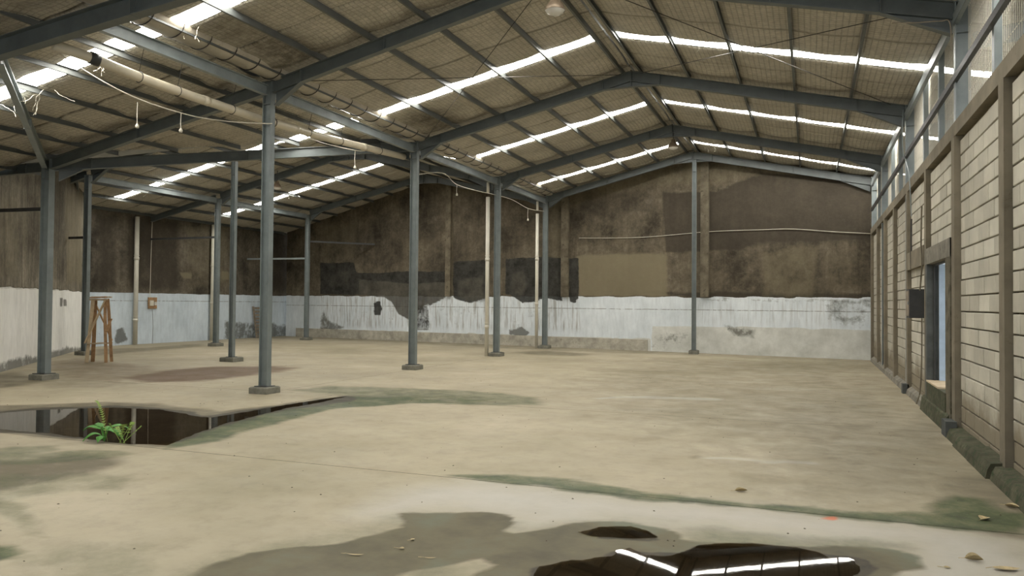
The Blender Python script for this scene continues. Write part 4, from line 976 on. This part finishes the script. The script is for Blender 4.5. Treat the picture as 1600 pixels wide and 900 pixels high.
mb = MB(); mb.box((-25.63, 24.55, 1.60), (-25.57, 24.66, 1.74)); mb.build('switch', M['lamp_glass'], t)

# ---- pallet leaning on the far left wall
t = thing('pallet', (-25.4, 30.9, 0), 'narrow weathered wooden slatted pallet standing against the bluish wall behind the columns', 'pallet')
for dy in (-.28, .28):
    mb = MB(); mb.bar((-25.35, 30.95+dy, 0), (-25.6, 30.95+dy, 1.55), (0, 1, 0), .07, (1, 0, 0), .06); mb.build('stringer', M['wood_grey'], t)
for k in range(9):
    z = .1+k*.17; x = -25.31-.25*z/1.55
    mb = MB(); mb.bar((x, 30.6, z), (x, 31.3, z), (0, 0, 1), .10, (1, 0, 0), .02); mb.build('slat', M['wood_grey'], t)

# ---- wooden trestle (scaffold horse)
t = thing('wooden_trestle', (-19.3, 16.6, 0), 'tall rough wooden trestle with crossed braces standing near the left wall', 'trestle')
r2 = np.array([math.cos(YAW+.12), math.sin(YAW+.12)]); f2 = np.array([-r2[1], r2[0]])
O_ = np.array([-19.22, 16.45])
def tp(u, v, z): q = O_+r2*u+f2*v; return (q[0], q[1], z)
def stick(p0, p1, a, b_, name, mat, jit=0):
    p0 = V(*p0); p1 = V(*p1); ax = (p1-p0).normalized(); s1 = ax.orthogonal().normalized() if abs(ax.z) > .95 else ax.cross(V(0, 0, 1)).normalized()
    s2 = ax.cross(s1); n = 5; mb = MB(); random.seed(int(abs(p0.x*100+p1.z*37)))
    prev = None
    for i in range(n+1):
        a_, bb = a, b_; c = p0.lerp(p1, i/n)+s1*random.uniform(-.006, .006)+s2*random.uniform(-.006, .006)
        k = 1+random.uniform(-.08, .08); ring = [c+s1*a*1.25*k*.5*sa+s2*b_*1.25*k*.5*sb for sa, sb in ((-1,-1),(1,-1),(1,1),(-1,1))]
        if prev: mb.add(prev+ring, [(0,1,5,4),(1,2,6,5),(2,3,7,6),(3,0,4,7)]+([(0,3,2,1)] if i == 1 else [])+([(4,5,6,7)] if i == n else []))
        prev = ring
    mb.build(name, M[mat], t)
HT = 1.90
stick(tp(-.27, -.16, 0), tp(-.15, -.10, HT-.06), .075, .055, 'leg', 'wood_pale')
stick(tp(.26, -.16, 0), tp(.17, -.10, HT-.06), .065, .05, 'leg', 'wood')
stick(tp(-.25, .20, 0), tp(-.17, .12, HT-.06), .08, .06, 'leg', 'wood')
stick(tp(.28, .20, 0), tp(.17, .12, HT-.06), .07, .055, 'leg', 'wood')
stick(tp(-.31, -.20, .56), tp(.20, -.15, HT-.10), .115, .022, 'brace', 'wood_pale')
stick(tp(-.16, .15, HT-.25), tp(.27, .21, .62), .09, .022, 'brace', 'wood')
stick(tp(-.25, -.16, .55), tp(.26, -.15, .56), .08, .022, 'rung', 'wood_pale')
stick(tp(-.24, .21, .52), tp(.27, .21, .55), .06, .022, 'rung', 'wood')
stick(tp(.26, -.17, .9), tp(.24, .18, 1.25), .06, .022, 'brace', 'wood')
for k, v in enumerate((-.14, -.04, .07, .17)):
    stick(tp(-.21, v, HT-.03+.012*(k % 2)), tp(.21+.03*(k % 2), v+.01, HT-.02+.012*((k+1) % 2)), .095, .03, 'top_board', 'wood_pale' if k % 2 else 'wood')
stick(tp(-.24, -.12, HT-.09), tp(.24, -.12, HT-.085), .05, .03, 'rail', 'wood_pale')

# ---- puddles: thin water surfaces
def puddle(pts, lab, jit=.05, sc=1.7, seed=0, z=.004, holes=0):
    poly = [np.array(on_z(x, y)[:2]) for x, y in pts]; Q = []
    n = len(poly)
    for i in range(n):
        a = poly[i]; b_ = poly[(i+1) % n]; L = np.linalg.norm(b_-a); k = max(1, int(L/.03))
        for j in range(k): Q.append(a+(b_-a)*j/k)
    Q = np.array(Q); dx = fbm(Q[:, 0]*sc+seed, Q[:, 1]*sc, 5); dy = fbm(Q[:, 0]*sc+50, Q[:, 1]*sc+seed, 5); Q = Q+np.stack([dx, dy], 1)*jit*2+np.stack([fbm(Q[:, 0]*9+seed, Q[:, 1]*9, 4), fbm(Q[:, 0]*9+70, Q[:, 1]*9+seed, 4)], 1)*jit*1.5
    c = Q.mean(0); o = bpy.data.meshes.new('puddle')
    import bmesh
    bm = bmesh.new(); vs = [bm.verts.new((q[0]-c[0], q[1]-c[1], 0)) for q in Q]; f = bm.faces.new(vs)
    if f.normal.z < 0: f.normal_flip()
    bm.normal_update()
    if f.normal.z < 0: f.normal_flip()
    bmesh.ops.triangulate(bm, faces=[f]); bm.to_mesh(o); bm.free(); o.materials.append(M['water'])
    ob = bpy.data.objects.new('puddle', o); C.objects.link(ob); ob.location = (c[0], c[1], z); tag(ob, lab, 'puddle', None)
puddle([(-60,655),(0,646),(60,641),(110,639),(180,637),(250,640),(300,649),(330,653),(380,645),(430,636),(470,629),(520,622),(540,620),(500,629),(450,638),(400,650),(350,662),(300,681),(262,696),(200,694),(120,684),(60,676),(0,671),(-60,668)],
       'long dark puddle on the left with a narrow tail, reflecting the white wall', .05, 1.7, 3)
puddle([(903,832),(935,824),(985,823),(1008,829),(1030,841),(985,841),(930,838)], 'small brown puddle at the bottom, above the large one', .035, 3, 5)
puddle([(835,905),(842,890),(856,882),(900,877),(950,871),(962,862),(985,858),(1000,868),(1050,870),(1070,860),(1090,852),(1110,849),(1180,850),(1240,854),(1275,862),(1300,870),(1330,872),(1350,885),(1335,905),(1230,930),(1000,945),(860,925)],
       'large shallow puddle at the bottom edge reflecting the roof light strips', .06, 2.6, 9)

# ---- plants and leaves
t = thing('fern', (-8.18, 7.28, 0), 'small green fern and broad leaved weed growing from the floor joint beside the puddle', 'plant')
def frond(b_, d, ln, h, n=14, mat='frond', curl=.6, name='frond', lw=.035):
    mb = MB(); pts = []; d = V(d[0], d[1], 0).normalized()
    for i in range(n+1):
        s = i/n; a = s*PI*curl; pts.append(V(*b_)+d*ln*(s if curl < .8 else math.sin(a)*.6)+V(0, 0, h*math.sin(min(a+.0, PI*.95))))
    mb.tube(pts, [.004*(1-.6*i/n) for i in range(n+1)], 4)
    for i in range(3, n):
        p = pts[i]; ax = (pts[i+1]-pts[i-1]).normalized(); sd = ax.cross(V(0, 0, 1)); sd = sd.normalized() if sd.length > .1 else V(1, 0, 0)
        w_ = lw*(1-abs(i/n-.45)*1.1)*1.5
        for sg in (-1, 1):
            tip = p+sd*sg*w_+ax*w_*.35+V(0, 0, -.006); q0 = p-ax*.008; q1 = p+ax*.010
            mb.add([q0, tip, q1, p+V(0, 0, .002)], [(0,1,2), (2,1,0)][:1])
    mb.build(name, M[mat], t)
r3 = V(cr[0], cr[1], 0); f3 = V(fw[0], fw[1], 0)
bF = on_z(186, 692)
for k, (dx, dy, ln, h, cl) in enumerate(((.9, .1, .22, .22, .85), (.5, -.6, .26, .25, .9), (-.4, -.5, .24, .26, .85), (1, .6, .34, .20, .9), (.2, .9, .25, .24, .8), (-.8, .2, .2, .2, .9))):
    d = r3*dx+f3*dy; frond((bF[0]+.02*k, bF[1], 0), (d.x, d.y), ln, h, 14, 'frond', cl)
bT = on_z(168, 690)
frond((bT[0], bT[1], .0), (-r3.x, -r3.y), .16, .52, 22, 'frond', .5, 'tall_frond', .045)
def bigleaf(b_, d, ln, w_, h, droop):
    mb = MB(); d = V(d[0], d[1], 0).normalized(); s = V(-d.y, d.x, 0); n = 8; vs = []; base = V(*b_)
    st = base+V(0, 0, h)
    mb.tube([base, base+d*.03+V(0, 0, h*.6), st+d*.05], .005, 5)
    st = st+d*.05
    for i in range(n+1):
        u = i/n; wd = w_*math.sin(PI*min(u*1.05+.03, 1))**.7*(1-.25*u); c = st+d*ln*u+V(0, 0, .04*math.sin(PI*u)-droop*u*u)
        vs += [c-s*wd+V(0, 0, -.012), c+V(0, 0, .004), c+s*wd+V(0, 0, -.012)]
    fs = []
    for i in range(n):
        for j in (0, 1): fs.append((3*i+j, 3*i+j+1, 3*i+4+j, 3*i+3+j))
    mb.add(vs, fs, True); mb.build('leaf', M['leaf'], t)
b1 = on_z(163, 690)
for dx, dy, ln, w_, h, dr in ((-1, .1, .24, .075, .17, .03), (-.6, -.6, .20, .06, .10, .06), (.5, .3, .24, .085, .18, .04), (.9, -.3, .26, .08, .15, .10), (-.2, .8, .2, .07, .14, .03), (.1, -.9, .16, .055, .06, .03), (-.9, .6, .2, .06, .19, .02)):
    d = r3*dx+f3*dy; bigleaf((b1[0], b1[1], 0), (d.x, d.y), ln, w_, h, dr)

def dryleaf(px_, py_, ln, w_, rot, lab, fold=.5, curl=.5):
    p = on_z(px_, py_); mb = MB(); n = 8; vs = []; c, s = math.cos(rot), math.sin(rot)
    for i in range(n+1):
        u = i/n; wd = w_*math.sin(PI*min(1, u*1.02+.01))**.8; x = (u-.5)*ln; z0 = .004+curl*.25*(2*u-1)**2*ln*.6
        for j, k in enumerate((-1, -.5, 0, .5, 1)):
            y = k*wd*(1-.25*fold); z = z0+abs(k)*wd*fold
            vs.append((p[0]+x*c-y*s, p[1]+x*s+y*c, z))
    fs = [(5*i+j, 5*i+j+1, 5*i+6+j, 5*i+5+j) for i in range(n) for j in range(4)]
    mb.add(vs, fs, True); mb.tube([vs[2], (vs[2][0]-c*.04, vs[2][1]-s*.04, .012)], .002, 4)
    o = mb.build('dry_leaf', M['leaf_dry'], None, origin=(p[0], p[1], 0)); tag(o, lab, 'leaf', 'dry fallen leaves on the floor')
dryleaf(1158, 768, .13, .035, .5, 'curled dry leaf lying alone on the floor left of the centre right', .9)
dryleaf(1538, 812, .12, .05, 1.0, 'pale dry leaf on the dark damp patch by the right wall')
dryleaf(1582, 793, .12, .04, -.4, 'brown curled leaf close to the mossy footing', .8)
dryleaf(1522, 876, .12, .045, .1, 'folded pale leaf near the lower right, above the flat one', 1.0)
dryleaf(1572, 891, .19, .04, .3, 'long flat pale leaf in the lower right corner', .3)
dryleaf(1480, 888, .05, .02, .3, 'tiny leaf scrap left of the folded leaf at lower right', .4)
dryleaf(628, 858, .04, .02, .3, 'small pale scrap on the damp floor, upper of three near the bottom middle', .4)
dryleaf(645, 844, .04, .018, 1.3, 'small pale scrap on the damp floor, below the bay of the wet edge', .4)
dryleaf(555, 868, .13, .012, .25, 'thin pale stick-like scrap on the damp floor at the bottom middle', .3)
dryleaf(672, 873, .09, .010, .35, 'thin white scrap near the light patch at the bottom middle', .3)
random.seed(21); mb = MB()
for k in range(420):
    x = random.uniform(-15, 1.6); y = random.uniform(3.4, 20)**1.0; r = random.uniform(.004, .015)
    a = random.uniform(0, PI); c, s = math.cos(a), math.sin(a); q = random.uniform(.3, 1)
    pts = [(x+c*r, y+s*r, 0), (x-s*r*q, y+c*r*q, 0), (x-c*r, y-s*r, 0), (x+s*r*q, y-c*r*q, 0), (x, y, r*.5)]
    mb.add(pts, [(0,1,4),(1,2,4),(2,3,4),(3,0,4)])
o = mb.build('floor_debris', M['debris']); tag(o, 'tiny dark crumbs and grit scattered over the concrete floor', 'debris', None, 'stuff')
